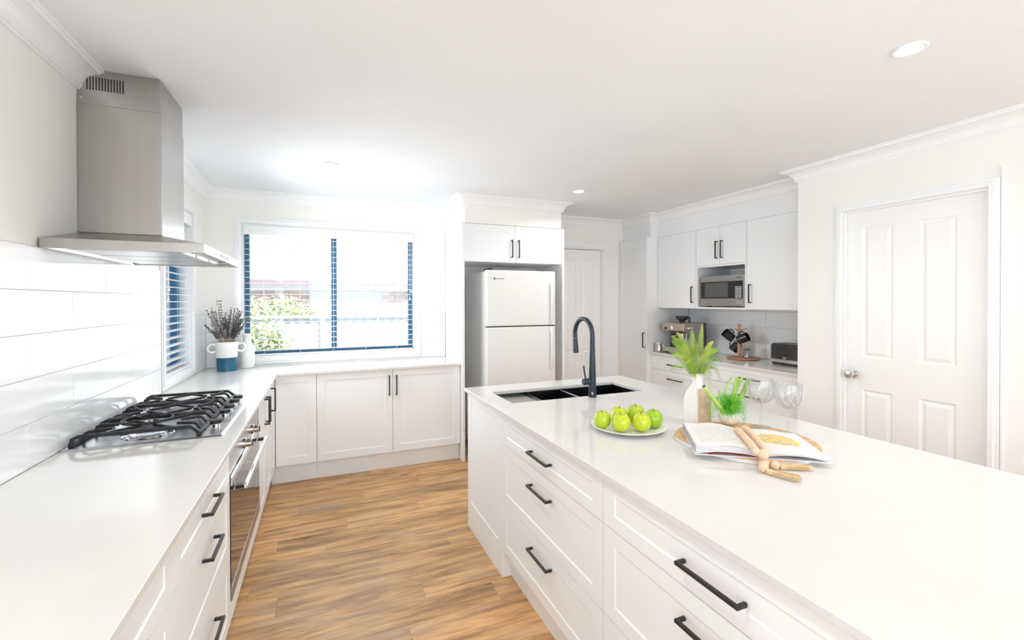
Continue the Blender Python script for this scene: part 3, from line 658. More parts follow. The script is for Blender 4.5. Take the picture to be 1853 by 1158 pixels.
# ------------------------------------------------------------------ right side: tall cupboard, drawers, wall cupboards
XT = 3.290
t = thing('tall_cupboard', 'tall white pantry cupboard in the far corner beside the passage door', 'cabinet', (XT, 4.492, 0), R_R)
MB().box(0.0, 0.49, 0.019, 0.60, 0.150, 2.148).build('carcass', CAB, t); kick(t, 0.49)
front(t, 'door', 0.0, 0.150, 0.49, 2.146, (0.455, 1.010, 0.165, True), (0.06, 0.065))
for i, (y0, w_, lab) in enumerate(((4.000, 0.762, 'white drawer cabinet below the coffee machine'), (3.237, 0.985, 'white drawer cabinet below the mug tree and toaster'))):
    t = thing('drawer_cabinet', lab, 'cabinet', (3.345, y0, 0), R_R, 'base cabinets of the coffee bench')
    carcass(t, w_, 0.54, 0.150, 0.862); kick(t, w_); drawers3(t, w_, 0.20, hz=(0.343, 0.626, 0.775))
m = MB().box(3.325, 3.892, 2.252, 3.998, BB, BT)
tag(m.build('benchtop', QUARTZ, bevel=0.0015, seg=1), 'white stone benchtop in the recess under the wall cupboards', 'benchtop')
XU = 3.440; UD = 0.45
def uloc(y): return (XU, y, 0)
t = thing('wall_cupboard', 'white single-door wall cupboard above the coffee machine', 'cabinet', uloc(3.998), R_R, 'wall cupboards of the coffee bench')
MB().box(0.0, 0.558, 0.019, UD, 1.368, 2.146).build('carcass', CAB, t); front(t, 'door', 0.0, 1.366, 0.558, 2.146, (0.518, 1.505, 0.165, True), flat=True)
t = thing('wall_cupboard', 'white wall cupboard with the open microwave niche', 'cabinet', uloc(3.438), R_R, 'wall cupboards of the coffee bench')
m = MB(); W2 = 0.582
m.box(0.001, W2, 0.02, UD, 1.785, 2.146); m.box(0.001, 0.018, 0.0, UD, 1.368, 1.784); m.box(W2 - 0.017, W2, 0.0, UD, 1.368, 1.784); m.box(0.018, W2 - 0.017, 0.0, UD, 1.366, 1.382); m.box(0.018, W2 - 0.017, UD - 0.012, UD, 1.382, 1.768); m.box(0.018, W2 - 0.017, 0.0, UD, 1.768, 1.784)
m.build('carcass', CAB, t)
front(t, 'door', 0.0, 1.785, W2 / 2, 2.146, (W2 / 2 - 0.030, 1.925, 0.165, True), flat=True); front(t, 'door', W2 / 2, 1.785, W2, 2.146, (W2 / 2 + 0.030, 1.925, 0.165, True), flat=True)
t = thing('wall_cupboard', 'white single-door wall cupboard above the toaster', 'cabinet', uloc(2.854), R_R, 'wall cupboards of the coffee bench')
MB().box(0.0, 0.60, 0.019, UD, 1.368, 2.146).build('carcass', CAB, t); front(t, 'door', 0.0, 1.366, 0.60, 2.146, (0.040, 1.505, 0.165, True), flat=True)

# microwave
t = thing('microwave', 'steel microwave with dark window in the wall cupboard niche', 'microwave', (3.455, 3.400, 1.383), R_R)
MW, MH = 0.520, 0.298
MB().box(0, MW, 0.012, 0.38, 0.008, MH).build('microwave_body', STEEL, t, bevel=0.003)
dm = MB().box(0, MW - 0.0, 0.0, 0.011, 0.008, MH).build('microwave_door', STEEL, t, bevel=0.003)
MB().box(0.012, 0.492, -0.003, -0.0002, 0.082, 0.242).build('glass_panel', BLACKG, dm)
MB().box(0.060, 0.335, -0.0042, -0.0032, 0.094, 0.230).build('window', SMOKE, dm)
bt = mat('keypad_print', (0.55, 0.56, 0.58), 0.5)
for r in range(8):
    for c_ in range(2): MB().box(0.414 + c_ * 0.036, 0.446 + c_ * 0.036, -0.0042, -0.0032, 0.088 + r * 0.0135, 0.088 + r * 0.0135 + 0.0075).build('key', bt, dm)
text('lettering', 'Panasonic', 0.016, dm, (0.455, -0.0006, 0.272), (PI / 2, 0, 0), DARK)
MB().box(0.42, 0.49, -0.0012, -0.0002, 0.030, 0.060).build('door_button', CHROME, dm)
m = MB(); m.box(0.04, 0.08, 0.03, 0.07, 0, 0.008); m.box(0.44, 0.48, 0.03, 0.07, 0, 0.008); m.box(0.04, 0.08, 0.3, 0.34, 0, 0.008); m.box(0.44, 0.48, 0.3, 0.34, 0, 0.008); m.build('feet', DARK, t)

# ------------------------------------------------------------------ island
XI = 0.857; IB = 1.16
t = thing('end_cabinet', 'plain white panelled end cabinet of the island under the sink, down to the floor', 'cabinet', (XI, 2.780, 0), R_R, 'island cabinets')
m = MB(); m.box(0.0, 0.016, 0.019, IB, 0.001, 0.863); m.box(0.584, 0.600, 0.019, IB, 0.001, 0.863); m.box(0.016, 0.584, 0.019, IB - 0.016, 0.10, 0.116); m.box(0.016, 0.584, IB - 0.016, IB, 0.001, 0.863); m.build('carcass', CAB, t)
front(t, 'panel', 0.0, 0.001, 0.600, 0.864, None, (0.062, 0.0), g=0.0005, flat=True)
bpy.data.objects.remove([c for c in t.children if c.name.startswith('panel')][0])
mb = MB(); slab(mb, 0.599, 0.862, 0.018, [(0.062, 0.17, 0.537, 0.815)], SHAKER); mb.build('end_panel', CAB, t, (0.0005, 0, 0.001))
yy = 2.179
for i, lab in enumerate(('white three-drawer island cabinet next to the panelled end under the apples', 'white three-drawer island cabinet nearest the camera in the lower right corner', 'white three-drawer island cabinet at the far camera end of the island row')):
    t = thing('drawer_cabinet', lab, 'cabinet', (XI, yy, 0), R_R, 'island cabinets')
    W3 = 0.917; carcass(t, W3, 0.575, 0.150, 0.862); kick(t, W3, 0.05); 
    drawers3(t, W3, 0.192, hz=(0.343, 0.626, 0.775)); yy -= W3 + 0.0005
m = MB(); m.box(1.440, 1.456, yy, 2.178, 0.001, 0.863); m.box(2.001, 2.017, yy, 2.178, 0.001, 0.863); m.box(1.456, 2.001, yy, yy + 0.016, 0.001, 0.863); m.box(1.456, 2.001, 2.162, 2.178, 0.001, 0.863)
tag(m.build('island_back_cabinet', CAB), 'plain white back panelling of the island facing the pantry door', 'cabinet')
IX0, IX1, IY0, IY1 = 0.838, 2.052, yy - 0.03, 2.802
SX0, SX1, SY0, SY1 = 0.955, 1.846, 2.272, 2.607
m = MB()
pts = [(IX0, IY0), (IX1, IY0), (IX1, IY1), (IX0, IY1)]; hol = [(SX0, SY0), (SX1, SY0), (SX1, SY1), (SX0, SY1)]
for z in (BB, BT):
    for k in range(4):
        a, b, c, d = pts[k], pts[(k + 1) % 4], hol[(k + 1) % 4], hol[k]
        m.quad((*a, z), (*b, z), (*c, z), (*d, z))
for P_ in (pts, hol):
    for k in range(4): a, b = P_[k], P_[(k + 1) % 4]; m.quad((*a, BB), (*b, BB), (*b, BT), (*a, BT))
import bmesh
me = m.mesh('benchtop', QUARTZ); b_ = bmesh.new(); b_.from_mesh(me); bmesh.ops.remove_doubles(b_, verts=b_.verts, dist=1e-5); bmesh.ops.recalc_face_normals(b_, faces=b_.faces); b_.to_mesh(me); b_.free()
o = bpy.data.objects.new('benchtop', me); col.objects.link(o); bv = o.modifiers.new('edge', 'BEVEL'); bv.width = 0.0015; bv.segments = 1; bv.limit_method = 'ANGLE'
tag(o, 'large white stone island benchtop with the black sink cut into it', 'benchtop')

# undermount sink
t = thing('sink', 'dark gunmetal undermount double-bowl sink with drainer in the island', 'sink', (0, 0, 0))
def bowl(x0, x1, y0, y1, z1, z0, name, m_):
    m = MB(); r = 0.004
    top = [(x0, y0, z1), (x1, y0, z1), (x1, y1, z1), (x0, y1, z1)]; bot = [(x0 + 0.006, y0 + 0.006, z0), (x1 - 0.006, y0 + 0.006, z0), (x1 - 0.006, y1 - 0.006, z0), (x0 + 0.006, y1 - 0.006, z0)]
    e = 0.0025; top2 = [(x0 - e, y0 - e, z1), (x1 + e, y0 - e, z1), (x1 + e, y1 + e, z1), (x0 - e, y1 + e, z1)]; bot2 = [(p[0], p[1], z0 - 0.003) for p in bot]
    m.rings([bot2, top2, top, bot], True, True)
    return m.build(name, m_, t, fixn=True)
z1 = BB - 0.001
bowl(1.190, 1.425, SY0 - 0.004, SY1 + 0.004, z1 - 0.004, 0.665, 'bowl', SINKM); bowl(1.440, SX1 + 0.004, SY0 - 0.004, SY1 + 0.004, z1 - 0.004, 0.665, 'bowl', SINKM)
m = MB(); m.box(1.4285, 1.4365, SY0, SY1, z1 - 0.006, z1 - 0.001); m.build('bowl_divider', CHROME, t)
m = MB(); m.hexa([(SX0 - 0.004, SY0 - 0.004, 0.850), (1.186, SY0 - 0.004, 0.846), (1.186, SY1 + 0.004, 0.846), (SX0 - 0.004, SY1 + 0.004, 0.850), (SX0 - 0.004, SY0 - 0.004, 0.854), (1.186, SY0 - 0.004, 0.850), (1.186, SY1 + 0.004, 0.850), (SX0 - 0.004, SY1 + 0.004, 0.854)]); m.build('drainer', DRAIN, t)
m = MB(); m.box(SX0 - 0.007, SX0 - 0.0045, SY0 - 0.004, SY1 + 0.004, 0.836, z1); m.box(SX0 - 0.004, 1.186, SY1 + 0.0045, SY1 + 0.007, 0.836, z1); m.box(SX0 - 0.004, 1.186, SY0 - 0.007, SY0 - 0.0045, 0.836, z1); m.build('drainer_wall', SINKM, t)
for x in (1.307, 1.645): MB().lathe([(0.045, 0.6655), (0.045, 0.667), (0.03, 0.668), (0.02, 0.667)], 24, (x, 2.44, 0)).build('waste', CHROME, t, smooth=True)

# tap
t = thing('kitchen_tap', 'tall dark gooseneck kitchen tap with pull-out head on the island', 'tap', (1.447, 2.238, BT))
m = MB(); m.smooth = True
pts = [(0, 0, 0.0005), (0, 0, 0.02), (0, 0, 0.12), (0, 0, 0.24), (0, 0, 0.300), (0, 0, 0.355)]; rad = [0.0245, 0.0235, 0.0205, 0.0165, 0.0145, 0.0140]
R_ = 0.098
for i in range(1, 15):
    a = PI * i / 15 * 1.06; pts.append((-0.0 * i, R_ - R_ * math.cos(a), 0.355 + R_ * math.sin(a))); rad.append(0.0138)
e = Vector(pts[-1]); d = Vector((0, -0.10, -1)).normalized()
pts.append(tuple(e + d * 0.03)); rad.append(0.0138)
m.tube(pts, rad, 20); m.build('tap_body', TAPM, t, smooth=True)
m = MB(); m.tube([e + d * 0.031, e + d * 0.05, e + d * 0.10, e + d * 0.118, e + d * 0.122], [0.0145, 0.0152, 0.0172, 0.0172, 0.0135], 20); m.build('spray_head', TAPM, t, smooth=True)
m = MB(); m.tube([(-0.016, 0, 0.092), (-0.040, 0, 0.092), (-0.058, 0, 0.092), (-0.061, 0, 0.092)], [0.0195, 0.0195, 0.0195, 0.0165], 20); lv = m.build('lever_hub', TAPM, t, smooth=True)
m = MB(); m.tube([(-0.046, 0, 0.112), (-0.056, -0.004, 0.150), (-0.064, -0.008, 0.186)], [0.0042, 0.0042, 0.0048], 10); m.build('lever', TAPM, lv, smooth=True)
EM = mat('pale_emblem', (0.7, 0.72, 0.75), 0.4)
m = MB(); a0 = math.atan2(-2.238, -1.447)
def onb(u, z, r=0.0248): a = a0 + u / r; return (r * math.cos(a), r * math.sin(a), z)
for poly in ([(-0.006, 0.034), (-0.0045, 0.024), (0, 0.016), (0, 0.027)], [(0.006, 0.034), (0.0045, 0.024), (0, 0.016), (0, 0.027)]):
    n_ = len(m.v); m.v += [onb(u, z) for u, z in poly] + [onb(u, z, 0.0238) for u, z in poly]
    m.face((n_, n_ + 1, n_ + 2, n_ + 3)); m.face((n_ + 7, n_ + 6, n_ + 5, n_ + 4))
    for k in range(4): k2 = (k + 1) % 4; m.face((n_ + k, n_ + k2, n_ + 4 + k2, n_ + 4 + k))
m.build('emblem', EM, t)

# ------------------------------------------------------------------ things on the island
IT = BT
WOOD = noise_mix(mat('light_board_wood', rough=0.5), (0.62, 0.36, 0.17), (0.76, 0.49, 0.26), 3, (2, 14, 2), 5)
WHITEP = noise_mix(mat('white_painted_wood', rough=0.4), (0.80, 0.80, 0.80), (0.84, 0.84, 0.84), 8)
APPLE = [noise_mix(mat('green_apple_skin_%d' % i, rough=0.22, coat=0.3), a, b, 3.5, (1, 1, 0.5), 5, 0.3, 0.75) for i, (a, b) in enumerate((((0.35, 0.52, 0.015), (0.62, 0.66, 0.03)), ((0.42, 0.56, 0.012), (0.72, 0.70, 0.04)), ((0.26, 0.48, 0.012), (0.46, 0.60, 0.02))))]
STALK = mat('apple_stalk_brown', (0.12, 0.07, 0.03), 0.7)
# plate of apples
t = thing('plate', 'round white plate under the green apples on the island', 'plate', (1.228, 1.614, IT))
m = MB(); m.smooth = True
m.lathe([(0.088, 0.0005), (0.092, 0.003), (0.130, 0.010), (0.160, 0.019), (0.161, 0.021), (0.158, 0.0215), (0.128, 0.0135), (0.095, 0.0075), (0.001, 0.0065)], 48)
m.build('plate_body', WHITEC, t, smooth=True)
am = {}
def apple(x, y, r, mi, tilt, lab):
    t = thing('apple', lab, 'apple', (x, y, IT + 0.0125), random.uniform(0, 6), 'green apples on the white plate')
    m = MB(); m.smooth = True; prof = []
    for i in range(19):
        a = PI * i / 18; ca = math.cos(a)
        rr = r * math.sin(a) ** 0.86 * (1 + 0.05 * -ca * 0 + 0.06 * ca * -1 * -1) if 0 < i < 18 else 1e-4
        z = -r * 0.93 * ca
        if i >= 16: z = r * (0.93 * 0.94) - r * 0.13 * (i - 15.3) ** 1.1 * 0.8
        if i <= 2: z = -r * 0.90 + r * 0.05 * (2 - i) * 0.5
        prof.append((rr, z + r * 0.90))
    rs = []
    for rr, z in prof:
        rs.append([(rr * (1 + 0.025 * math.cos(5 * b)) * math.cos(b), rr * (1 + 0.025 * math.cos(5 * b)) * math.sin(b), z * 1.09 + 0.0005) for b in [2 * PI * j / 30 for j in range(30)]])
    m.rings(rs); o = m.build('apple_body', APPLE[mi], t, smooth=True)
    m = MB(); m.tube([(0, 0, r * 1.66), (0.002, 0, r * 1.90), (0.006, 0.002, r * 2.08)], [0.0016, 0.0013, 0.0018], 6); s_ = m.build('stalk', STALK, t)
    return t
for a in ((1.110, 1.640, 0.037, 0, 0, 'smallest green apple, leftmost on the white plate'), (1.154, 1.566, 0.0385, 1, 0, 'front green apple, second from left, touching the leftmost one'),
          (1.236, 1.536, 0.0385, 1, 0, 'front green apple between the other front apple and the darkest green one'), (1.318, 1.558, 0.039, 2, 0, 'darkest green apple, rightmost on the white plate'),
          (1.205, 1.650, 0.040, 1, 0, 'back yellow-green apple, mostly hidden behind the front second apple'), (1.290, 1.645, 0.041, 0, 0, 'back green apple standing highest between the front apples and the faucet side')):
    apple(*a)

# round serving board with slot handle
t = thing('serving_board', 'round wooden serving board with white edge and slot handle, under the book', 'serving board', (1.530, 1.275, IT))
def board_ring(r, z):
    pts = []
    for j in range(64):
        a = 2 * PI * j / 64; d = abs((a - math.radians(143) + PI) % (2 * PI) - PI); pts.append((r * (1 + 0.055 * math.exp(-(d / 0.28) ** 2)) * math.cos(a), r * (1 + 0.055 * math.exp(-(d / 0.28) ** 2)) * math.sin(a), z))
    return pts
ha = math.radians(143); hc = Vector((0.215 * math.cos(ha), 0.215 * math.sin(ha))); tu = Vector((-math.sin(ha), math.cos(ha)))
def slot(z, g=0):
    pts = []
    for j in range(64):
        a = 2 * PI * j / 64; c = math.cos(a - ha); s_ = math.sin(a - ha)
        rad = Vector((math.cos(ha), math.sin(ha)))
        p = hc + tu * (0.024 * (1 if s_ > 0 else -1) * min(1, abs(s_) * 3) + (0.012 + g) * s_) + rad * (0.012 + g) * c
        pts.append((p.x, p.y, z))
    return pts
def ringmesh(z0, z1, m_, name, r):
    m = MB(); o0, i0, o1, i1 = board_ring(r, z0), slot(z0), board_ring(r, z1), slot(z1)
    m.rings([i0, o0, o1, i1, i0], False, False); return m.build(name, m_, t)
ringmesh(0.001, 0.0125, WHITEP, 'white_base', 0.250); ringmesh(0.0128, 0.0175, WOOD, 'wooden_top', 0.249)
BZ = IT + 0.018

# open cook book
PAPER = noise_mix(mat('book_paper_stack', rough=0.7), (0.38, 0.38, 0.40), (0.82, 0.82, 0.83), 3, (2, 2, 320), 4, 0.38, 0.6)
def page_mat(kind):
    m = mat('printed_page_' + kind, (0.80, 0.79, 0.78), 0.45); N, L, b = nodes(m)
    tc = N.new('ShaderNodeTexCoord'); sp = N.new('ShaderNodeSeparateXYZ'); L.new(tc.outputs['Object'], sp.inputs[0])
    def band(out, lo, hi):
        a = N.new('ShaderNodeMath'); a.operation = 'GREATER_THAN'; a.inputs[1].default_value = lo; L.new(out, a.inputs[0])
        c = N.new('ShaderNodeMath'); c.operation = 'LESS_THAN'; c.inputs[1].default_value = hi; L.new(out, c.inputs[0])
        d = N.new('ShaderNodeMath'); d.operation = 'MULTIPLY'; L.new(a.outputs[0], d.inputs[0]); L.new(c.outputs[0], d.inputs[1]); return d.outputs[0]
    def mul(a, c):
        d = N.new('ShaderNodeMath'); d.operation = 'MULTIPLY'; L.new(a, d.inputs[0])
        if isinstance(c, float): d.inputs[1].default_value = c
        else: L.new(c, d.inputs[1])
        return d.outputs[0]
    if kind == 'text':
        wv = N.new('ShaderNodeMath'); wv.operation = 'FRACT'; ms = mul(sp.outputs['Y'], 115.0); L.new(ms, wv.inputs[0])
        ln = band(wv.outputs[0], 0.35, 0.75)
        ns_ = N.new('ShaderNodeTexNoise'); ns_.inputs['Scale'].default_value = 160; L.new(tc.outputs['Object'], ns_.inputs['Vector'])
        rg = N.new('ShaderNodeMath'); rg.operation = 'GREATER_THAN'; rg.inputs[1].default_value = 0.47; L.new(ns_.outputs['Fac'], rg.inputs[0])
        f = mul(mul(mul(ln, rg.outputs[0]), mul(band(sp.outputs['X'], -0.190, -0.035), band(sp.outputs['Y'], 0.04, 0.255))), 0.55)
        mx = N.new('ShaderNodeMix'); mx.data_type = 'RGBA'; mx.inputs[6].default_value = (0.80, 0.79, 0.78, 1); mx.inputs[7].default_value = (0.35, 0.33, 0.34, 1)
        L.new(f, mx.inputs[0]); L.new(mx.outputs[2], b.inputs['Base Color'])
    else:
        ns_ = N.new('ShaderNodeTexNoise'); ns_.inputs['Scale'].default_value = 26; ns_.inputs['Detail'].default_value = 4; ns_.inputs['Distortion'].default_value = 1.5; L.new(tc.outputs['Object'], ns_.inputs['Vector'])
        rp = N.new('ShaderNodeValToRGB'); e = rp.color_ramp.elements; e[0].position = 0.32; e[0].color = (0.42, 0.46, 0.12, 1); e[1].position = 0.7; e[1].color = (0.80, 0.76, 0.62, 1)
        for p_, c_ in ((0.42, (0.75, 0.60, 0.10, 1)), (0.50, (0.84, 0.70, 0.25, 1)), (0.57, (0.60, 0.38, 0.25, 1))): k = e.new(p_); k.color = c_
        L.new(ns_.outputs['Fac'], rp.inputs[0])
        vm = N.new('ShaderNodeVectorMath'); vm.operation = 'DISTANCE'; vm.inputs[1].default_value = (0.10, 0.165, 0.012)
        L.new(tc.outputs['Object'], vm.inputs[0])
        n2 = N.new('ShaderNodeTexNoise'); n2.inputs['Scale'].default_value = 18; L.new(tc.outputs['Object'], n2.inputs['Vector'])
        ad = N.new('ShaderNodeMath'); ad.operation = 'MULTIPLY_ADD'; ad.inputs[1].default_value = 0.07; L.new(n2.outputs['Fac'], ad.inputs[0]); L.new(vm.outputs['Value'], ad.inputs[2])
        lt = N.new('ShaderNodeMath'); lt.operation = 'LESS_THAN'; lt.inputs[1].default_value = 0.105; L.new(ad.outputs[0], lt.inputs[0])
        mx = N.new('ShaderNodeMix'); mx.data_type = 'RGBA'; mx.inputs[6].default_value = (0.80, 0.79, 0.77, 1); L.new(rp.outputs[0], mx.inputs[7])
        L.new(lt.outputs[0], mx.inputs[0]); L.new(mx.outputs[2], b.inputs['Base Color'])
    return m
PT, PP = page_mat('text'), page_mat('photo')
S = Vector((1.385, 1.088, 0)); ang = math.atan2(-0.575, 0.818)
t = thing('open_book', 'open cook book with a yellow food photo on the right page', 'book', (S.x, S.y, BZ), ang)
BH = 0.300; WP = 0.212
def prof_top(side, u):     # height of the page surface across the page, u 0 at the gutter to 1 at the fore edge
    return (0.010 + (0.024 if side < 0 else 0.019) * math.sin(PI * min(1, u * 1.35) * 0.74) ** 0.8 + (0.004 if side < 0 else -0.012 * u)) if u > 0 else 0.010
def block(side, base, top_off, name, m_, x0=0.0, w_=WP, y0=0.0, y1=BH, hi=1.0, shade=0):
    m = MB(); K = 16
    rows = []
    for i in range(K + 1):
        u = i / K; x = side * (x0 + (w_ - x0) * u); z = prof_top(side, (x0 + (w_ - x0) * u) / WP)
        rows.append((x, base(u), max(base(u) + 0.0006, z * hi + top_off)))
    m.rings([[(x, y0, zb), (x, y1, zb), (x, y1, zt), (x, y0, zt)] for x, zb, zt in rows]); return m.build(name, m_, t)
rise = lambda u: 0.0155 * math.sin(PI * u) ** 0.8 + 0.002
# page blocks bulge off the covers
pb = block(-1, lambda u: 0.0035 + 0.011 * math.sin(PI * min(1, u)), -0.0008, 'page_block', PAPER, w_=WP)
block(-1, lambda u: prof_top(-1, u) - 0.0006, 0.0, 'text_page', PT, w_=WP - 0.002)
rb = block(1, lambda u: 0.004 + 0.013 * math.sin(PI * u) ** 0.8 - 0.004 * u, -0.0008, 'page_block', PAPER, w_=WP)
block(1, lambda u: prof_top(1, u) - 0.0006, 0.0, 'photo_page', PP, w_=WP - 0.002)
m = MB()
for i in range(7):
    z = 0.007 + i * 0.0032; m.box(-WP - 0.0008, -WP + 0.0002, 0.002, BH - 0.002, z, z + 0.0011)
m.build('page_edges', mat('page_edge_grey', (0.45, 0.45, 0.46), 0.6), pb)
MB().box(-WP - 0.004, -0.004, -0.003, BH + 0.003, -0.0, 0.0028).build('cover', mat('white_book_cover', (0.78, 0.78, 0.79), 0.35), t)
MB().box(0.004, WP + 0.004, -0.003, BH + 0.003, 0.0, 0.0028).build('cover', mat('white_book_cover_back', (0.78, 0.78, 0.79), 0.35), t)
# red endpaper showing under the left pages
m = MB(); K = 12; rs = []
for i in range(K + 1):
    u = i / K; x = -0.020 - 0.150 * u; zb = 0.0036 + 0.0095 * math.sin(PI * u); rs.append([(x, 0.0002, zb - 0.0004), (x, BH - 0.003, zb - 0.0004), (x, BH - 0.003, zb), (x, 0.001, zb)])
m.rings(rs); m.build('endpaper', mat('red_endpaper', (0.62, 0.07, 0.05), 0.5), t)

# bead garland with tassels
BEAD = noise_mix(mat('pale_wood_bead', rough=0.6), (0.70, 0.47, 0.31), (0.82, 0.62, 0.46), 18, detail=5)
RAFF = noise_mix(mat('raffia', rough=0.8), (0.62, 0.42, 0.22), (0.80, 0.62, 0.38), 30, detail=5)
t = thing('bead_garland', 'pale wooden bead garland with two raffia tassels lying over the book', 'garland', (0, 0, 0))
bm_ = MB(); bm_.smooth = True; bm_.lathe([(0.08, -0.96)] + [(math.sin(PI * i / 10), -0.96 * math.cos(PI * i / 10)) for i in range(1, 10)] + [(0.08, 0.96)], 18); bme = bm_.mesh('bead', BEAD)
def bead(p, r):
    o = bpy.data.objects.new('bead', bme); col.objects.link(o); o.parent = t; o.location = p; o.scale = (r, r, r); o.rotation_euler = (random.uniform(-1, 1), random.uniform(-1, 1), random.uniform(0, 3))
def strand(pts, r):
    P_ = [Vector(p) for p in pts]; L_ = [0]
    for i in range(len(P_) - 1): L_.append(L_[-1] + (P_[i + 1] - P_[i]).length)
    d = 0
    while d <= L_[-1]:
        i = max(k for k in range(len(L_)) if L_[k] <= d + 1e-9); i = min(i, len(P_) - 2); f = (d - L_[i]) / (L_[i + 1] - L_[i])
        bead(P_[i].lerp(P_[i + 1], f), r); d += 2 * r * 1.07
strand([(1.512, 1.300, BZ + 0.026), (1.485, 1.268, BZ + 0.038), (1.415, 1.176, BZ + 0.040), (1.347, 1.088, BZ + 0.040), (1.325, 1.060, BZ + 0.038)], 0.0125)
strand([(1.570, 1.312, BZ + 0.026), (1.511, 1.239, BZ + 0.036), (1.447, 1.158, BZ + 0.037), (1.385, 1.084, BZ + 0.038), (1.352, 1.044, BZ + 0.036)], 0.0125)
bead((1.350, 1.057, 0.932), 0.0180); bead((1.352, 1.056, 0.9025), 0.0165); bead((1.318, 1.031, 0.9020), 0.0160); bead((1.378, 1.035, 0.9005), 0.0150); bead((1.374, 1.058, 0.8995), 0.0125)
m = MB(); m.tube([(1.512, 1.300, BZ + 0.026), (1.54, 1.325, BZ + 0.024), (1.570, 1.312, BZ + 0.026)], 0.0015, 6); m.build('string', RAFF, t)
def tassel(a, b, w0, w1):
    a, b = Vector(a), Vector(b); d = (b - a).normalized(); s_ = Vector((-d.y, d.x, 0)); m = MB(); rnd = random.Random(5)
    L_ = (b - a).length
    m.lathe([(w0 * 0.9, -0.004), (w0 * 1.05, 0.002), (w0 * 1.05, 0.012), (w0 * 0.9, 0.015)], 12, a, M=Vector((0, 0, 1)).rotation_difference(d).to_matrix())
    for i in range(70):
        q = rnd.uniform(-1, 1); h = rnd.uniform(0, 1); l = rnd.uniform(0.85, 1.0)
        p0 = a + s_ * q * w0 * 0.7 + Vector((0, 0, (h - 0.5) * w0)); p2 = a + d * L_ * l + s_ * q * w1 + Vector((0, 0, (h - 0.55) * w1 * 0.9)); p1 = (p0 + p2) / 2 + s_ * q * w0 * 0.2 + Vector((0, 0, 0.002))
        for p in (p0, p1, p2): p.z = max(p.z, IT + 0.0015)
        m.tube([p0, p1, p2], [0.0009, 0.0008, 0.0006], 4)
    o = m.build('tassel', RAFF, t); tag(o, kind='stuff')
tassel((1.394, 1.026, IT + 0.010), (1.487, 0.984, IT + 0.008), 0.0085, 0.016)
tassel((1.318, 1.012, IT + 0.010), (1.354, 0.928, IT + 0.010), 0.0085, 0.017)

# flower vase with fern: square bottle, one corner to the camera
VX, VY = 1.573, 1.565
t = thing('vase', 'tall white square-shouldered bottle vase with fluted side tinted tan as shade, holding the fern', 'vase', (VX, VY, IT), math.radians(0))
def sq(a, z, r, tw=math.radians(2)):     # rounded square ring
    pts = []
    for j in range(32):
        q = 2 * PI * j / 32; c, s_ = math.cos(q), math.sin(q); k = (abs(c) ** r + abs(s_) ** r) ** (-1 / r)
        x, y = a * k * c, a * k * s_; pts.append((x * math.cos(tw) - y * math.sin(tw), x * math.sin(tw) + y * math.cos(tw), z))
    return pts
m = MB(); m.rings([sq(0.0405, 0.0005, 12), sq(0.042, 0.004, 12), sq(0.0425, 0.05, 12), sq(0.0425, 0.110, 12), sq(0.040, 0.132, 9), sq(0.033, 0.154, 5), sq(0.0235, 0.174, 3), sq(0.0200, 0.188, 2.2), sq(0.0195, 0.222, 2), sq(0.0235, 0.226, 2), sq(0.0225, 0.229, 2), sq(0.017, 0.228, 2), sq(0.0165, 0.19, 2)], True, True)
m.build('vase_body', CREAMC, t, smooth=True)
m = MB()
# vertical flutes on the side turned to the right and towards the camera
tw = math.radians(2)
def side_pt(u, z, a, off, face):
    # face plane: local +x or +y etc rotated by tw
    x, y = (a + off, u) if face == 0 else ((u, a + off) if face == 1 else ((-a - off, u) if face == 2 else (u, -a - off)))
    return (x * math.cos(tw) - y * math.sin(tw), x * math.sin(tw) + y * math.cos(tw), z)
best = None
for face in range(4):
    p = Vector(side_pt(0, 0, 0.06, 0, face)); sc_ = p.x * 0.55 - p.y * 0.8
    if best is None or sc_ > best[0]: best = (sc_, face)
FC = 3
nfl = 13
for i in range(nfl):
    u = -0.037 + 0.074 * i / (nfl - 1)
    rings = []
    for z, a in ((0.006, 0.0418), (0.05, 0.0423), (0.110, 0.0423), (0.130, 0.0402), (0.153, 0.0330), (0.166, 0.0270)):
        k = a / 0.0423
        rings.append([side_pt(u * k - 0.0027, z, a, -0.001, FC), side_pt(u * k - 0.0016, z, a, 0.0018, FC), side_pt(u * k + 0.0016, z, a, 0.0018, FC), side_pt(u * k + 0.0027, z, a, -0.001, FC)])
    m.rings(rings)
m.build('fluted_side', TANC, t, smooth=False)['label'] = 'fluted side with shade in its tan colour'

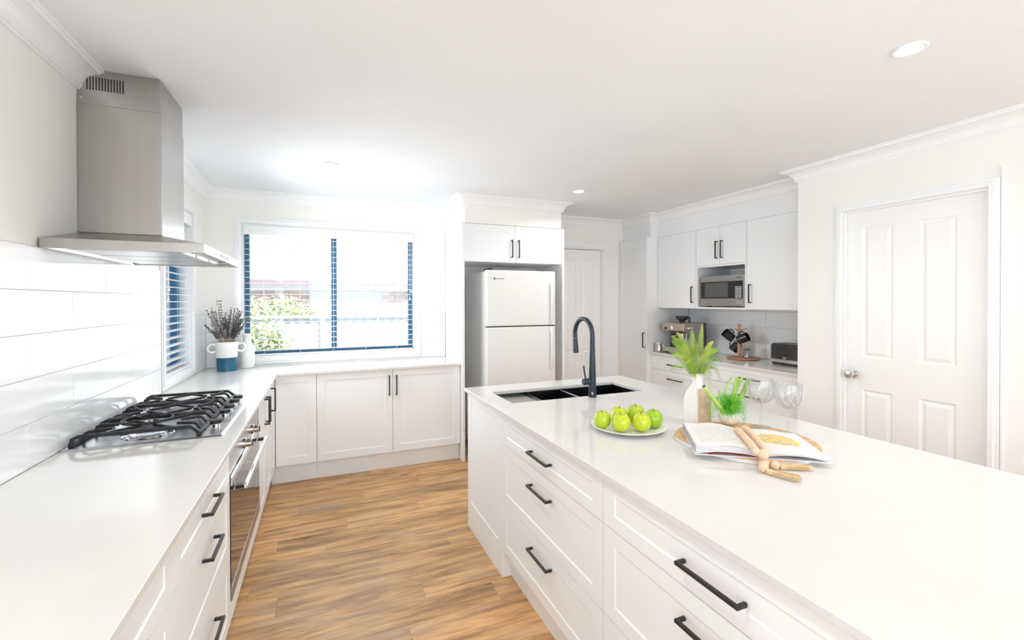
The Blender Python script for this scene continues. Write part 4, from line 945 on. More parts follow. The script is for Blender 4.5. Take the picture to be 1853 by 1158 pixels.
# fern fronds
FERN = [noise_mix(mat('fern_green_%d' % i, rough=0.5), a, b, 12, detail=3) for i, (a, b) in enumerate((((0.20, 0.34, 0.03), (0.34, 0.48, 0.06)), ((0.30, 0.42, 0.04), (0.48, 0.56, 0.10)), ((0.12, 0.26, 0.06), (0.22, 0.36, 0.10))))]
t = thing('fern', 'bunch of light green fern fronds in the white bottle vase', 'fern', (0, 0, 0))
def frond(p0, p1, p2, wmax, mi, npair=30, tilt=0.0):
    p0, p1, p2 = Vector(p0), Vector(p1), Vector(p2); m = MB()
    B = lambda s: p0 * (1 - s) ** 2 + p1 * 2 * s * (1 - s) + p2 * s * s
    pts = [B(i / 12) for i in range(13)]; m.tube(pts, [0.0014 * (1 - i / 14) for i in range(13)], 4)
    toc = Vector((0, 0, CAM_Z)) - p1
    for i in range(npair):
        s = 0.16 + 0.83 * i / (npair - 1); c = B(s); d = (B(min(1, s + 0.01)) - B(s - 0.01)).normalized()
        nn = (toc.normalized() + Vector((0.2, 0.1, 0.5)) * tilt).normalized(); side = d.cross(nn).normalized()
        wd = wmax * math.sin(PI * min(1, (0.12 + 0.88 * (1 - (s - 0.16) / 0.84)) * 0.62)) ** 1.1 * (1 if s < 0.98 else 0.5)
        hw = 0.30 * 0.84 * (p2 - p0).length / npair
        for sg in (-1, 1):
            tip = c + side * sg * wd + d * wd * 0.32 - nn * wd * 0.16; mid = c + side * sg * wd * 0.5 + d * wd * 0.13 + nn * 0.0012
            n_ = len(m.v); m.v += [tuple(c - d * hw * 0.7), tuple(mid - d * hw), tuple(tip), tuple(mid + d * hw), tuple(c + d * hw * 0.7), tuple(mid - nn * 0.0012)]
            m.face((n_, n_ + 1, n_ + 5)); m.face((n_ + 1, n_ + 2, n_ + 5)); m.face((n_ + 2, n_ + 3, n_ + 5)); m.face((n_ + 3, n_ + 4, n_ + 5)); m.face((n_ + 4, n_, n_ + 5))
    return m.build('frond', FERN[mi], t, fixn=False)
N0 = Vector((VX - 0.002, VY - 0.002, IT + 0.205))
tips = [((1.400, 1.54, 1.290), 0.030, 0, 0.03), ((1.455, 1.60, 1.262), 0.026, 0, 0.02), ((1.505, 1.62, 1.300), 0.026, 1, 0.02), ((1.553, 1.58, 1.310), 0.032, 0, 0.0), ((1.640, 1.60, 1.335), 0.024, 1, 0.0),
        ((1.352, 1.50, 1.145), 0.022, 0, 0.05), ((1.372, 1.52, 1.198), 0.020, 1, 0.06), ((1.690, 1.58, 1.252), 0.022, 1, 0.04), ((1.712, 1.56, 1.205), 0.030, 0, 0.06), ((1.700, 1.55, 1.070), 0.026, 0, 0.12),
        ((1.590, 1.50, 1.060), 0.026, 1, 0.09), ((1.545, 1.46, 1.120), 0.024, 2, 0.06), ((1.620, 1.52, 1.225), 0.028, 1, 0.03), ((1.480, 1.50, 1.215), 0.026, 2, 0.03), ((1.430, 1.48, 1.175), 0.024, 0, 0.05), ((1.655, 1.50, 1.165), 0.026, 2, 0.06), ((1.520, 1.64, 1.235), 0.026, 2, 0.02), ((1.600, 1.66, 1.255), 0.024, 2, 0.01), ((1.440, 1.62, 1.225), 0.024, 2, 0.02), ((1.575, 1.49, 1.010), 0.020, 1, 0.10)]
for (tx, ty, tz), wd, mi, lift in tips:
    T_ = Vector((tx, ty, tz)); mid = N0.lerp(T_, 0.5) + Vector((0, 0, 0.02 + lift * 1.5))
    if tz < 1.13: mid = Vector((N0.x * 0.35 + T_.x * 0.65, N0.y * 0.4 + T_.y * 0.6, max(N0.z, tz) + 0.10 + lift * 0.3))
    wd *= 0.78
    frond(N0 + Vector((random.uniform(-0.006, 0.006), random.uniform(-0.006, 0.006), -0.02)), mid, T_, wd, mi)

# fennel bulb standing on the board
FW_ = noise_mix(mat('fennel_bulb_white', rough=0.4), (0.74, 0.76, 0.62), (0.84, 0.84, 0.76), 12, (1, 1, 0.3), 4)
FST = noise_mix(mat('fennel_stalk_green', rough=0.4), (0.34, 0.52, 0.10), (0.55, 0.68, 0.22), 20, detail=3)
FFE = noise_mix(mat('fennel_frond_green', rough=0.5), (0.09, 0.46, 0.02), (0.26, 0.70, 0.07), 40, detail=3)
FX, FY = 1.634, 1.445
t = thing('fennel', 'fennel bulb with bright green stalks and feathery leaves beside the vase', 'fennel', (0, 0, 0))
m = MB(); m.smooth = True; m.lathe([(0.016, 0.0005), (0.030, 0.006), (0.044, 0.024), (0.047, 0.040), (0.040, 0.056), (0.028, 0.070), (0.018, 0.078)], 24, (FX, FY, BZ), 1.0, 0.8); m.build('bulb', FW_, t, smooth=True)
stalks = [((FX - 0.026, FY - 0.004, BZ + 0.055), (1.548, 1.43, 1.000), (1.474, 1.43, 1.085), 0.0105), ((FX + 0.022, FY, BZ + 0.055), (1.700, 1.43, 1.020), (1.724, 1.42, 1.102), 0.0110), ((FX + 0.008, FY + 0.01, BZ + 0.06), (1.672, 1.45, 1.020), (1.688, 1.44, 1.104), 0.0090),
          ((FX, FY - 0.004, BZ + 0.06), (1.640, 1.43, 1.03), (1.650, 1.42, 1.112), 0.0055), ((FX - 0.012, FY, BZ + 0.06), (1.580, 1.44, 1.05), (1.632, 1.43, 1.112), 0.0035), ((FX + 0.004, FY + 0.004, BZ + 0.06), (1.655, 1.45, 1.02), (1.708, 1.44, 1.106), 0.0070), ((FX - 0.018, FY + 0.006, BZ + 0.06), (1.56, 1.44, 0.99), (1.552, 1.42, 1.065), 0.0040)]
def bez(a, b, c, n=8):
    a, b, c = Vector(a), Vector(b), Vector(c); return [a * (1 - s) ** 2 + b * 2 * s * (1 - s) + c * s * s for s in [i / n for i in range(n + 1)]]
CUT = mat('fennel_cut_end', (0.10, 0.14, 0.05), 0.7)
for a, b, c, r in stalks:
    p = bez(a, b, c); m = MB(); m.smooth = True; m.tube(p, [r * (1.15 - 0.35 * i / 8) for i in range(9)], 10); s_ = m.build('stalk', FST, t, smooth=True)
    if r > 0.008:
        m = MB(); d = (p[-1] - p[-2]).normalized(); m.tube([p[-1] + d * 0.0002, p[-1] + d * 0.0012], r * 0.72, 10); m.build('cut_end', CUT, s_)
m = MB(); rnd = random.Random(11)
def hair(p, d, l, w_, droop):
    p = Vector(p); d = Vector(d).normalized(); q = p + d * l * 0.5; e_ = p + d * l + Vector((0, 0, -droop * l))
    s_ = d.cross(Vector((rnd.uniform(-1, 1), rnd.uniform(-1, 1), rnd.uniform(-1, 1)))).normalized() * w_
    m.v += [tuple(p - s_), tuple(p + s_), tuple(q + s_ * 0.8), tuple(q - s_ * 0.8), tuple(e_)]; n_ = len(m.v) - 5
    m.face((n_, n_ + 1, n_ + 2, n_ + 3)); m.face((n_ + 3, n_ + 2, n_ + 4))
for i in range(3600):
    a, r, h = rnd.uniform(0, 2 * PI), abs(rnd.gauss(0, 0.022)), rnd.gauss(0.993, 0.020)
    p = (FX - 0.018 + r * math.cos(a) * 1.25, FY - 0.016 + r * math.sin(a), h); d = (math.cos(a) * 0.8, math.sin(a) * 0.8 - 0.2, rnd.uniform(-0.6, 0.9)); hair(p, d, rnd.uniform(0.012, 0.032), 0.0006, rnd.uniform(0, 0.6))
for a, b, c, r in stalks[1:]:
    pp = bez(a, b, c, 10)
    for i in range(90):
        q = pp[rnd.randint(2, 9)]; hair(q, (rnd.uniform(-1, 1), rnd.uniform(-1, 1), rnd.uniform(-0.4, 1)), rnd.uniform(0.015, 0.035), 0.0004, rnd.uniform(0, 0.4))
for sx in ((1.515, 1.44, 1.045, -0.11), (1.700, 1.42, 1.00, -0.10), (1.672, 1.40, 0.985, -0.07), (1.52, 1.43, 1.00, -0.05)):
    for k in range(60):
        z = sx[2] + sx[3] * k / 60; hair((sx[0] + rnd.gauss(0, 0.003), sx[1], z), (rnd.uniform(-1, 1), rnd.uniform(-1, 1), rnd.uniform(-0.8, 0.3)), rnd.uniform(0.006, 0.020), 0.0005, 0.4)
tag(m.build('feathery_leaves', FFE, t, fixn=False), kind='stuff')

# crystal glasses
CUTM = bpy.data.materials.new('frosted_cut'); CUTM.use_nodes = True
N = CUTM.node_tree.nodes; L = CUTM.node_tree.links
_t = N.new('ShaderNodeBsdfTransparent'); _m = N.new('ShaderNodeMixShader'); _m.inputs[0].default_value = 0.45
N['Principled BSDF'].inputs['Base Color'].default_value = (0.85, 0.86, 0.87, 1); N['Principled BSDF'].inputs['Roughness'].default_value = 0.2
L.new(_t.outputs[0], _m.inputs[1]); L.new(N['Principled BSDF'].outputs[0], _m.inputs[2]); L.new(_m.outputs[0], N['Material Output'].inputs['Surface'])
def crystal(x, y, rz, lab):
    t = thing('wine_glass', lab, 'glass', (x, y, BZ - 0.0), rz, 'cut crystal wine glasses on the serving board')
    m = MB(); m.smooth = True; m.lathe([(0.040, 0.0005), (0.041, 0.002), (0.030, 0.004), (0.010, 0.008), (0.0055, 0.014), (0.0045, 0.03), (0.0042, 0.075), (0.0060, 0.086), (0.0085, 0.092), (0.0050, 0.098), (0.0050, 0.100)], 28); m.build('stem', CRYSTAL, t, smooth=True)
    outer = [(0.006, 0.101), (0.020, 0.105), (0.038, 0.117), (0.049, 0.136), (0.053, 0.156), (0.053, 0.180), (0.050, 0.205)]
    m = MB(); m.smooth = True; m.lathe(outer + [(0.0488, 0.2052), (0.0488, 0.204), (0.0514, 0.180), (0.0514, 0.156), (0.0474, 0.137), (0.0365, 0.119), (0.019, 0.107), (0.003, 0.104)], 36, cap0=True, cap1=True); bo = m.build('bowl', CRYSTAL, t, smooth=True)
    m = MB(); K = 12
    def onp(a, z):
        for i in range(len(outer) - 1):
            if outer[i][1] <= z <= outer[i + 1][1]:
                f = (z - outer[i][1]) / (outer[i + 1][1] - outer[i][1]); r = outer[i][0] * (1 - f) + outer[i + 1][0] * f + 0.0004; return Vector((r * math.cos(a), r * math.sin(a), z))
        return Vector((outer[-1][0] * math.cos(a), outer[-1][0] * math.sin(a), z))
    for i in range(K):
        a = 2 * PI * i / K; da = PI / K
        for u, v in ((0, 1), (0, -1)):
            m.tube([onp(a + v * da * s * 2 - v * da, 0.118 + 0.062 * s) for s in [j / 5 for j in range(6)]], 0.0009, 4)
        m.tube([onp(a, 0.152 + 0.03 * s) for s in (0, 0.5, 1)], 0.0008, 4); m.tube([onp(a + da, 0.110 + 0.03 * s) for s in (0, 0.5, 1)], 0.0009, 4)
    tag(m.build('cut_pattern', CUTM, bo), kind='stuff')
crystal(1.725, 1.362, 0.0, 'cut crystal wine glass on the board edge nearer the fennel')
crystal(1.736, 1.248, 0.3, 'cut crystal wine glass standing behind the photo page of the book')

# ------------------------------------------------------------------ lavender jug and white bottle in the bench corner
JX, JY = -0.722, 4.275
t = thing('jug_vase', 'white two-handled vase with teal glazed base in the bench corner', 'vase', (JX, JY, BT))
R0 = lambda z: 0.070 + 0.010 * z / 0.235
m = MB(); m.smooth = True; m.lathe([(0.0700, 0.0), (R0(0), 0.0006), (R0(0.110), 0.110)], 40, cap1=False); m.lathe([(R0(0) - 0.004, 0.0005), (0.001, 0.0004)], 40, cap0=False)
m.build('glazed_base', BLUEC, t, smooth=True)['label'] = 'teal blue dipped glaze'
m = MB(); m.smooth = True; m.lathe([(R0(0.110), 0.1102), (R0(0.17), 0.17), (0.0795, 0.228), (0.0785, 0.236), (0.0745, 0.235), (0.072, 0.20), (0.064, 0.02), (0.001, 0.012)], 40, cap0=False); m.build('vase_body', WHITEC, t, smooth=True)
for a in (math.radians(197), math.radians(17)):
    m = MB(); m.smooth = True; cx = 0.100
    m.tube([((cx + 0.031 * math.cos(b)) * math.cos(a), (cx + 0.031 * math.cos(b)) * math.sin(a), 0.186 + 0.033 * math.sin(b)) for b in [math.radians(d_) for d_ in range(-140, 141, 14)]], 0.0085, 10); m.build('ring_handle', WHITEC, t, smooth=True)
LAV = [noise_mix(mat('dried_lavender_%d' % i, rough=0.8), a, b, 60, detail=3) for i, (a, b) in enumerate((((0.045, 0.042, 0.046), (0.12, 0.112, 0.118)), ((0.08, 0.075, 0.08), (0.18, 0.17, 0.178))))]
LST = noise_mix(mat('dry_stem', rough=0.8), (0.36, 0.27, 0.16), (0.52, 0.42, 0.28), 40)
t = thing('dried_lavender', 'bunch of dried grey lavender standing in the two-handled vase', 'dried flowers', (JX, JY, BT))
rnd = random.Random(3)
bud = MB(); bud.lathe([(0.0008, -1.0), (0.72, -0.35), (0.72, 0.35), (0.0008, 1.0)], 5)
for i in range(72):
    a = rnd.uniform(0, 2 * PI); sp = 0.135 * math.sqrt(rnd.uniform(0, 1)); H_ = rnd.uniform(0.36, 0.54) - sp * 0.35
    if i in (3, 17, 29): H_ = 0.565
    p0 = Vector((0.038 * math.cos(a) * sp / 0.15, 0.038 * math.sin(a) * sp / 0.15, 0.16)); p2 = Vector((sp * 1.15 * math.cos(a), sp * 0.95 * math.sin(a), H_)); p1 = Vector((p2.x * 0.55, p2.y * 0.55, 0.30 + 0.02))
    if p2.y > 0.19: p2.y = 0.19
    pp = bez(p0, p1, p2, 20); m = MB(); m.cur = 0; m.tube(pp, 0.0011, 4)
    m.cur = 1
    for k in range(8, 21):
        for q in range(3):
            c = pp[k] + Vector((rnd.uniform(-1, 1), rnd.uniform(-1, 1), rnd.uniform(-1, 1))) * 0.0042; n_ = len(m.v); r = rnd.uniform(0.0034, 0.0056); d = Vector((rnd.uniform(-1, 1), rnd.uniform(-1, 1), rnd.uniform(0.3, 1))).normalized(); u = d.orthogonal().normalized(); v_ = d.cross(u)
            m.v += [tuple(c - d * r * 1.7), tuple(c + u * r), tuple(c + v_ * r), tuple(c - u * r), tuple(c - v_ * r), tuple(c + d * r * 1.9)]
            for f in ((0, 2, 1), (0, 3, 2), (0, 4, 3), (0, 1, 4), (5, 1, 2), (5, 2, 3), (5, 3, 4), (5, 4, 1)): m.face(tuple(n_ + g for g in f))
    m.build('stem', [LST, LAV[i % 2]], t, fixn=False)
t = thing('bottle_vase', 'plain white milk-bottle vase in front of the blind window', 'vase', (-0.598, 4.40, BT))
m = MB(); m.smooth = True; m.lathe([(0.050, 0.0005), (0.056, 0.004), (0.057, 0.06), (0.0565, 0.150), (0.053, 0.178), (0.040, 0.204), (0.030, 0.218), (0.0275, 0.235), (0.0275, 0.262), (0.032, 0.266), (0.032, 0.286), (0.029, 0.290), (0.024, 0.288), (0.023, 0.25)], 36); m.build('vase_body', WHITEC, t, smooth=True)

# ------------------------------------------------------------------ coffee bench
# espresso machine: local x = width (towards the camera), y = depth away from the viewer
t = thing('espresso_machine', 'steel espresso machine with bean hopper in the corner of the coffee bench', 'coffee machine', (3.415, 3.900, BT), R_R)
CHAMP = noise_mix(mat('champagne_steel', rough=0.3, metal=1), (0.50, 0.43, 0.36), (0.62, 0.54, 0.46), 12, (60, 1, 1))
MWD = 0.320
m = MB(); m.box(0.0, MWD, 0.0, 0.30, 0.012, 0.062); m.build('drip_tray', CHAMP, t, bevel=0.006, seg=2)
m = MB(); 
for i in range(10): m.box(0.02, MWD - 0.02, 0.012 + i * 0.012, 0.018 + i * 0.012, 0.0625, 0.066)
m.build('drip_grate', CHROME, t)
for x, y in ((0.02, 0.02), (0.27, 0.02), (0.02, 0.26), (0.27, 0.26)): MB().box(x, x + 0.03, y, y + 0.03, 0.0005, 0.0118).build('foot', DARK, t)
m = MB(); m.box(0.004, MWD - 0.004, 0.135, 0.275, 0.063, 0.325); m.build('machine_body', STEEL, t, bevel=0.008, seg=2)
m = MB(); m.rings([[(0.0, 0.03, 0.225), (MWD, 0.03, 0.225), (MWD, 0.134, 0.215), (0.0, 0.134, 0.215)], [(0.0, 0.0, 0.245), (MWD, 0.0, 0.245), (MWD, 0.134, 0.245), (0, 0.134, 0.245)], [(0.0, 0.004, 0.315), (MWD, 0.004, 0.315), (MWD, 0.134, 0.325), (0, 0.134, 0.325)], [(0.004, 0.02, 0.328), (MWD - 0.004, 0.02, 0.328), (MWD - 0.004, 0.134, 0.328), (0.004, 0.134, 0.328)]])
hd = m.build('head', CHAMP, t, bevel=0.006, seg=2)
M = Matrix.Rotation(PI / 2, 3, 'X')
MB().lathe([(0.020, 0), (0.020, 0.003), (0.017, 0.004)], 24, (0.155, -0.001, 0.275), M=M).build('pressure_gauge', WHITEC, hd, smooth=True)
for i, bx in enumerate((0.045, 0.085, 0.205, 0.235, 0.265, 0.295)): MB().lathe([(0.008, 0), (0.008, 0.003), (0.006, 0.004)], 16, (bx, -0.001, 0.292 if i > 1 else 0.28), M=M).build('button', CHROME, hd, smooth=True)
MB().lathe([(0.012, 0), (0.012, 0.008), (0.009, 0.010)], 16, (0.055, -0.001, 0.265), M=M).build('grind_dial', DARK, hd, smooth=True)
MY = Matrix.Rotation(PI / 2, 3, 'Y')
MB().lathe([(0.024, 0.0), (0.024, 0.012), (0.020, 0.020), (0.014, 0.022)], 24, (MWD + 0.0005, 0.075, 0.272), M=MY).build('steam_dial', CHROME, hd, smooth=True)
m = MB(); m.smooth = True; m.lathe([(0.030, 0.1285 + 0.20), (0.034, 0.343), (0.060, 0.360), (0.075, 0.376), (0.077, 0.392), (0.070, 0.398), (0.03, 0.400)], 28, (0.155, 0.135, 0), 1, 0.8); m.build('bean_hopper', mat('smoky_plastic', (0.05, 0.05, 0.05), 0.15), t, smooth=True)
m = MB(); m.lathe([(0.011, 0.3285), (0.011, 0.375), (0.014, 0.378), (0.014, 0.384)], 14, (0.275, 0.12, 0)); m.build('tamper', DARK, t, smooth=True)
m = MB(); m.box(0.02, MWD - 0.004, 0.276, 0.318, 0.06, 0.325); m.build('water_tank', mat('tank_grey', (0.06, 0.065, 0.07), 0.1), t, bevel=0.006)
m = MB(); m.lathe([(0.032, 0.190), (0.033, 0.2145)], 24, (0.205, 0.085, 0)); m.build('group_head', CHROME, t, smooth=True)
m = MB(); m.lathe([(0.030, 0.160), (0.034, 0.166), (0.034, 0.1895)], 24, (0.205, 0.085, 0)); pf = m.build('portafilter', CHROME, t, smooth=True)
m = MB(); m.smooth = True; m.tube([(0.205, 0.050, 0.178), (0.20, 0.0, 0.174), (0.195, -0.055, 0.168), (0.194, -0.062, 0.167)], [0.008, 0.011, 0.013, 0.009], 12); m.build('portafilter_handle', DARK, pf, smooth=True)
m = MB(); m.lathe([(0.026, 0.190), (0.030, 0.214)], 20, (0.085, 0.080, 0)); m.build('grind_outlet', DARK, t, smooth=True)
m = MB(); m.smooth = True; m.tube([(0.292, 0.07, 0.214), (0.294, 0.065, 0.18), (0.300, 0.045, 0.12), (0.302, 0.035, 0.095)], [0.005, 0.0045, 0.004, 0.0045], 8); m.build('steam_wand', CHROME, t, smooth=True)
m = MB(); m.smooth = True; m.lathe([(0.028, 0.0665), (0.030, 0.070), (0.034, 0.125), (0.031, 0.126), (0.027, 0.074)], 20, (0.095, 0.07, 0)); m.build('grinds_cup', DARK, t, smooth=True)
t = thing('milk_jug', 'small steel milk jug beside the espresso machine', 'jug', (3.405, 3.948, BT))
m = MB(); m.smooth = True; m.lathe([(0.034, 0.0005), (0.036, 0.004), (0.036, 0.02), (0.031, 0.070), (0.033, 0.092), (0.031, 0.092), (0.029, 0.070), (0.033, 0.02), (0.001, 0.006)], 28); m.build('jug_body', CHROME, t, smooth=True)
m = MB(); m.smooth = True; m.tube([(0.02, -0.027, 0.080), (0.034, -0.044, 0.078), (0.036, -0.046, 0.05), (0.028, -0.036, 0.028), (0.02, -0.028, 0.024)], 0.0032, 8); m.build('jug_handle', CHROME, t, smooth=True)

# mug tree
MTX, MTY = 3.722, 3.125
WARM = noise_mix(mat('warm_oiled_wood', rough=0.45), (0.44, 0.20, 0.09), (0.60, 0.31, 0.15), 6, (2, 12, 2), 4)
t = thing('round_board', 'round orange-brown wooden board under the mug tree', 'serving board', (MTX, MTY, BT))
m = MB(); m.lathe([(0.125, 0.0005), (0.145, 0.006), (0.146, 0.014), (0.142, 0.018), (0.001, 0.018)], 48); m.build('board', WARM, t, smooth=True)
PX_, PY_ = 3.730, 3.178; Z0 = BT + 0.0185
t = thing('mug_tree', 'wooden mug tree with pegs holding three black mugs', 'mug tree', (PX_, PY_, Z0))
BEECH = noise_mix(mat('beech_wood', rough=0.5), (0.56, 0.33, 0.19), (0.68, 0.44, 0.28), 6, (12, 12, 2), 4)
m = MB(); m.smooth = True; m.lathe([(0.026, 0.0005), (0.026, 0.006), (0.0175, 0.010), (0.0165, 0.20), (0.0160, 0.31), (0.012, 0.316)], 20); m.build('post', BEECH, t, smooth=True)
pegs = [(200, 0.235), (315, 0.245), (80, 0.24), (235, 0.130), (330, 0.135), (110, 0.13)]
for a, z in pegs:
    a = math.radians(a); d = Vector((math.cos(a), math.sin(a), 0.45)).normalized(); p = Vector((0, 0, z)) + d * 0.0165
    m = MB(); m.smooth = True; m.tube([p, p + d * 0.052, p + d * 0.056], [0.0062, 0.0062, 0.004], 10); m.build('peg', BEECH, t, smooth=True)
MUG = mat('black_gloss_mug', (0.012, 0.012, 0.014), 0.08, coat=0.4)
def mug(loc, axis, hdir, lab):
    t = thing('mug', lab, 'mug', loc, 0, 'black mugs on the mug tree'); t.scale = (1.13, 1.13, 1.13)
    ax = Vector(axis).normalized(); h = Vector(hdir); h = (h - ax * h.dot(ax)).normalized(); y_ = ax.cross(h)
    R_ = Matrix((h, y_, ax)).transposed()
    m = MB(); m.smooth = True; m.lathe([(0.030, -0.042), (0.036, -0.038), (0.039, 0.0), (0.039, 0.044), (0.0365, 0.045), (0.036, 0.0), (0.032, -0.034), (0.001, -0.036)], 30, M=R_); m.build('mug_body', MUG, t, smooth=True)
    m = MB(); m.smooth = True; m.tube([R_ @ Vector((0.0385 + 0.023 * math.sin(b), 0, 0.026 * math.cos(b))) for b in [PI * k / 10 for k in range(11)]], 0.0048, 8); m.build('mug_handle', MUG, t, smooth=True)
mug((3.622, 3.205, 1.108), (-0.55, 0.30, 0.55), (0.75, -0.1, 0.5), 'black mug tipped with its open rim facing left, upper side of the mug tree')
mug((3.670, 3.090, 1.085), (0.25, -0.70, 0.35), (0.2, 0.5, 0.9), 'black glossy mug lying sideways in front of the mug tree post')
mug((3.770, 3.250, 0.990), (-0.35, 0.45, -0.75), (0.3, -0.2, 0.9), 'black mug hanging lowest with its base up, beside the mug tree post')
t = thing('glass_infuser', 'clear glass beaker with steel infuser on the round board', 'glass jar', (3.690, 3.058, Z0))
m = MB(); m.smooth = True; m.lathe([(0.038, 0.0005), (0.041, 0.004), (0.042, 0.085), (0.0405, 0.085), (0.0395, 0.006), (0.001, 0.004)], 28); m.build('beaker', JARG, t, smooth=True)
m = MB(); m.smooth = True; m.lathe([(0.012, 0.010), (0.012, 0.070), (0.020, 0.080), (0.045, 0.092), (0.046, 0.096), (0.010, 0.098)], 24); m.build('infuser', CHROME, t, smooth=True)

# toaster: local x along its length (towards the camera), y depth
t = thing('toaster', 'black and steel two-slice toaster at the pantry end of the coffee bench', 'toaster', (3.668, 2.800, BT), R_R)
TOAST = mat('charcoal_gloss_enamel', (0.035, 0.035, 0.036), 0.18, coat=0.5)
TL_, TH_ = 0.262, 0.186; rr = 0.030
pts = [(0, 0.014), (TL_, 0.014), (TL_, TH_ - rr)] + [(TL_ - rr + rr * math.cos(a), TH_ - rr + rr * math.sin(a)) for a in [PI / 2 * k / 6 for k in range(1, 7)]] + [(rr - rr * math.sin(a), TH_ - rr + rr * math.cos(a)) for a in [PI / 2 * k / 6 for k in range(0, 7)]]
m = MB(); m.rings([[(x, 0.0, z) for x, z in pts], [(x, 0.175, z) for x, z in pts]]); m.build('toaster_body', TOAST, t, bevel=0.008, seg=3, smooth=True)
m = MB(); m.box(-0.001, TL_ + 0.001, -0.0015, 0.176, 0.020, 0.048); m.build('steel_band', CHROME, t)
m = MB(); m.box(0.01, TL_ - 0.01, 0.008, 0.165, 0.004, 0.0138); m.build('base', DARK, t)
for x in (0.02, 0.11, 0.215): MB().box(x, x + 0.03, 0.006, 0.03, 0.0003, 0.0039).build('foot', DARK, t)
m = MB(); m.box(0.04, TL_ - 0.04, 0.045, 0.075, TH_ + 0.0002, TH_ + 0.0012); m.box(0.04, TL_ - 0.04, 0.105, 0.135, TH_ + 0.0002, TH_ + 0.0012); m.build('slots', DARK, t)['kind'] = 'stuff'
m = MB(); m.box(TL_ + 0.0005, TL_ + 0.006, 0.03, 0.145, 0.055, 0.150); ep = m.build('end_plate', CHROME, t)
for z in (0.075, 0.105, 0.135): MB().box(TL_ + 0.0062, TL_ + 0.016, 0.04, 0.065, z - 0.006, z + 0.004).build('lever', DARK, ep)
m = MB(); m.lathe([(0.020, 0), (0.020, 0.0012)], 24, (0.131, -0.0003, 0.062), M=Matrix.Rotation(PI / 2, 3, 'X'), sx=1.0, sy=0.42); bd = m.build('badge', CHROME, t)
text('lettering', 'Sunbeam', 0.010, bd, (0.131, -0.0018, 0.062), (PI / 2, 0, 0), DARK, ext=0.0002)

# ------------------------------------------------------------------ outside: neighbour's house, fence, bush
GZ_ = -0.35
struct(MB().box(-14, 14, YB + 0.3, 30, GZ_ - 0.1, GZ_).build('ground', noise_mix(mat('pale_paving', rough=0.9), (0.50, 0.50, 0.50), (0.60, 0.60, 0.59), 1.5)))
FEN = noise_mix(mat('pale_blue_fence_steel', rough=0.5), (0.62, 0.68, 0.72), (0.68, 0.73, 0.77), 2)
t = thing('steel_fence', 'pale blue-white ribbed steel fence beyond the blind window', 'fence', (0, 0, 0))
fy = 7.2
m = MB()
pr = [(0, 0), (0.03, 0.03), (0.09, 0.03), (0.12, 0)]; pts = []
for i in range(6): pts += [(i * 0.13 + a, b) for a, b in pr]
m.rings([[(x, y, GZ_ + 0.02) for x, y in pts] + [(x, y + 0.006, GZ_ + 0.02) for x, y in reversed(pts)], [(x, y, 1.20) for x, y in pts] + [(x, y + 0.006, 1.20) for x, y in reversed(pts)]], closed=True)
fm = m.mesh('fence_panel', FEN)
for i in range(-8, 12):
    o = bpy.data.objects.new('fence_panel', fm); col.objects.link(o); o.parent = t; o.location = (i * 0.79, fy, 0)
for i in range(-3, 5): MB().box(i * 2.37 - 0.03, i * 2.37 + 0.03, fy - 0.04, fy - 0.002, GZ_ + 0.001, 1.24).build('fence_post', FEN, t)
MB().box(-7, 9.5, fy - 0.03, fy + 0.05, 1.205, 1.245).build('top_rail', FEN, t)
BR = noise_mix(mat('pale_red_brick', rough=0.9), (0.66, 0.48, 0.45), (0.76, 0.60, 0.56), 3)
N, L, b = nodes(BR)
oi = N.new('ShaderNodeObjectInfo'); hv = N.new('ShaderNodeHueSaturation'); mr = N.new('ShaderNodeMapRange'); mr.inputs['To Min'].default_value = 0.75; mr.inputs['To Max'].default_value = 1.25
L.new(oi.outputs['Random'], mr.inputs['Value']); L.new(mr.outputs[0], hv.inputs['Value']); lk = b.inputs['Base Color'].links[0].from_socket; L.new(lk, hv.inputs['Color']); L.new(hv.outputs[0], b.inputs['Base Color'])
MORT = mat('mortar', (0.76, 0.72, 0.70), 0.9)
t = thing('brick_house', 'neighbouring brick house with pale roof beyond the fence', 'house', (0, 0, 0))
hy = 9.6
wall = MB().box(-9, 10, hy + 0.012, hy + 0.2, GZ_, 1.95).build('house_wall', MORT, t)
bk = MB().box(0, 0.222, 0, 0.02, 0, 0.068).mesh('brick', BR); nb = 0
for r in range(9):
    z = 1.10 + r * 0.0775
    x = -1.75 + (0.116 if r % 2 else 0)
    while x < 3.1:
        if not (-0.28 < x + 0.1 < 1.20) and nb < 300 and z < 1.58:
            o = bpy.data.objects.new('brick', bk); col.objects.link(o); o.parent = wall; o.location = (x, hy - 0.006, z); nb += 1
        x += 0.232
gd = MB().box(-0.20, 1.08, hy - 0.02, hy + 0.011, GZ_, 1.65).build('roller_door', noise_mix(mat('pale_roller_door', rough=0.5), (0.74, 0.77, 0.79), (0.78, 0.81, 0.83), 2), t)
for i in range(10): MB().box(-0.19, 1.07, hy - 0.026, hy - 0.0205, 0.2 + i * 0.145, 0.2 + i * 0.145 + 0.125).build('slat', gd.data.materials[0], gd)
MB().box(-9.3, 10.3, hy - 0.22, hy + 0.0, 1.80, 1.815).build('eave_soffit', TRIM, t)
MB().box(-9, 10, hy - 0.04, hy + 0.011, 1.655, 1.795).build('frieze_board', TRIM, t)
MB().box(-9.3, 10.3, hy - 0.27, hy - 0.221, 1.79, 1.85).build('gutter', mat('plum_gutter', (0.40, 0.27, 0.32), 0.5), t)
RF = noise_mix(mat('pale_roof', rough=0.7), (0.60, 0.60, 0.61), (0.68, 0.68, 0.69), 2)
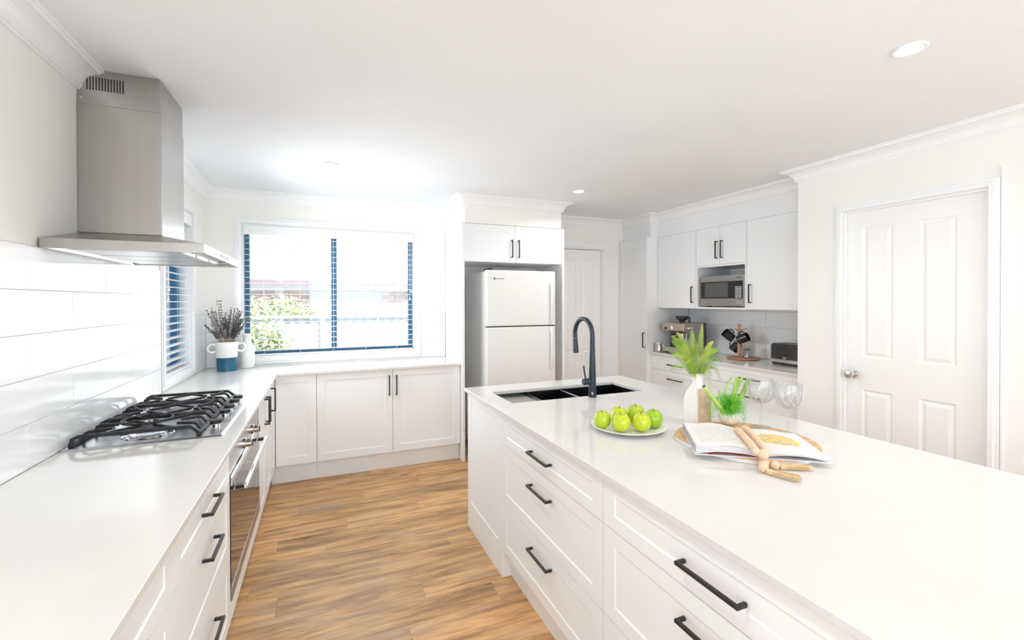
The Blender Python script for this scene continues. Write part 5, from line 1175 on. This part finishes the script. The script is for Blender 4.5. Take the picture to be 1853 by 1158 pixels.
rfp = MB().hexa([(-9.3, hy - 0.22, 1.82), (10.3, hy - 0.22, 1.82), (10.3, hy + 5.0, 4.4), (-9.3, hy + 5.0, 4.4), (-9.3, hy - 0.22, 1.85), (10.3, hy - 0.22, 1.85), (10.3, hy + 5.0, 4.43), (-9.3, hy + 5.0, 4.43)]).build('roof', RF, t)
sl = 2.58 / 5.22
for i in range(18):
    y = hy - 0.2 + i * 0.28; z = 1.853 + (y - hy + 0.22) * sl
    MB().hexa([(-9.3, y, z), (10.3, y, z), (10.3, y + 0.26, z + 0.26 * sl), (-9.3, y + 0.26, z + 0.26 * sl), (-9.3, y, z + 0.03), (10.3, y, z + 0.03), (10.3, y + 0.26, z + 0.26 * sl + 0.006), (-9.3, y + 0.26, z + 0.26 * sl + 0.006)]).build('tile_course', RF, rfp)
# bush
LEAF = [noise_mix(mat('bush_leaf_%d' % i, rough=0.6), a, b, 6) for i, (a, b) in enumerate((((0.46, 0.54, 0.24), (0.62, 0.68, 0.34)), ((0.34, 0.44, 0.28), (0.50, 0.58, 0.38))))]
def bush(x, y, rx, rz, zc, label, nl, seed):
    t = thing('bush', label, 'bush', (x, y, GZ_))
    rnd = random.Random(seed); m = MB()
    for i in range(nl):
        a, b_ = rnd.uniform(0, 2 * PI), rnd.uniform(-1, 1); r = rnd.uniform(0.55, 1.0); c = Vector((rx * r * math.cos(a) * math.sqrt(1 - b_ * b_), 0.5 * r * math.sin(a) * math.sqrt(1 - b_ * b_), zc + rz * r * b_ * (1 + 0.25 * math.sin(a * 5))))
        u = Vector((rnd.uniform(-1, 1), rnd.uniform(-1, 1), rnd.uniform(-1, 1))).normalized(); v_ = u.orthogonal().normalized(); s_ = rnd.uniform(0.03, 0.06)
        m.cur = rnd.randint(0, 1); n_ = len(m.v); m.v += [tuple(c - u * s_), tuple(c + v_ * s_ * 0.45), tuple(c + u * s_), tuple(c - v_ * s_ * 0.45)]; m.face((n_, n_ + 1, n_ + 2, n_ + 3))
    tag(m.build('foliage', LEAF, t, fixn=False), kind='stuff')
    m = MB()
    for k in range(6): m.tube([(0, 0, 0.001), (rnd.uniform(-0.1, 0.1), 0, zc * 0.5), (rx * 0.6 * rnd.uniform(-1, 1), rnd.uniform(-0.2, 0.2), zc + rz * 0.3)], [0.02, 0.015, 0.006], 6)
    m.build('branches', mat('bush_bark', (0.2, 0.15, 0.1), 0.9), t)['kind'] = 'stuff'
bush(-0.72, 7.85, 0.75, 0.28, 1.55, 'sunlit yellow-green bush rising over the top of the steel fence', 2600, 2)
bush(-0.75, 6.35, 0.42, 0.42, 1.18, 'low shaded bush in front of the steel fence', 1500, 4)
# side neighbour: pale wall seen through the side window
MB_ = MB().box(-4.3, -4.1, 0.5, 9.0, GZ_, 2.6).build('boundary_wall', noise_mix(mat('pale_render', rough=0.8), (0.74, 0.74, 0.73), (0.78, 0.78, 0.77), 2))
tag(MB_, 'pale rendered boundary wall outside the side window', 'wall')
struct(MB().box(-14, XL - 0.2, -8, YB + 0.3, GZ_ - 0.1, GZ_).build('ground', bpy.data.materials['pale_paving']))
struct(MB().box(-14, 14, -14, YR - 0.25, GZ_ - 0.1, GZ_).build('ground', bpy.data.materials['pale_paving']))
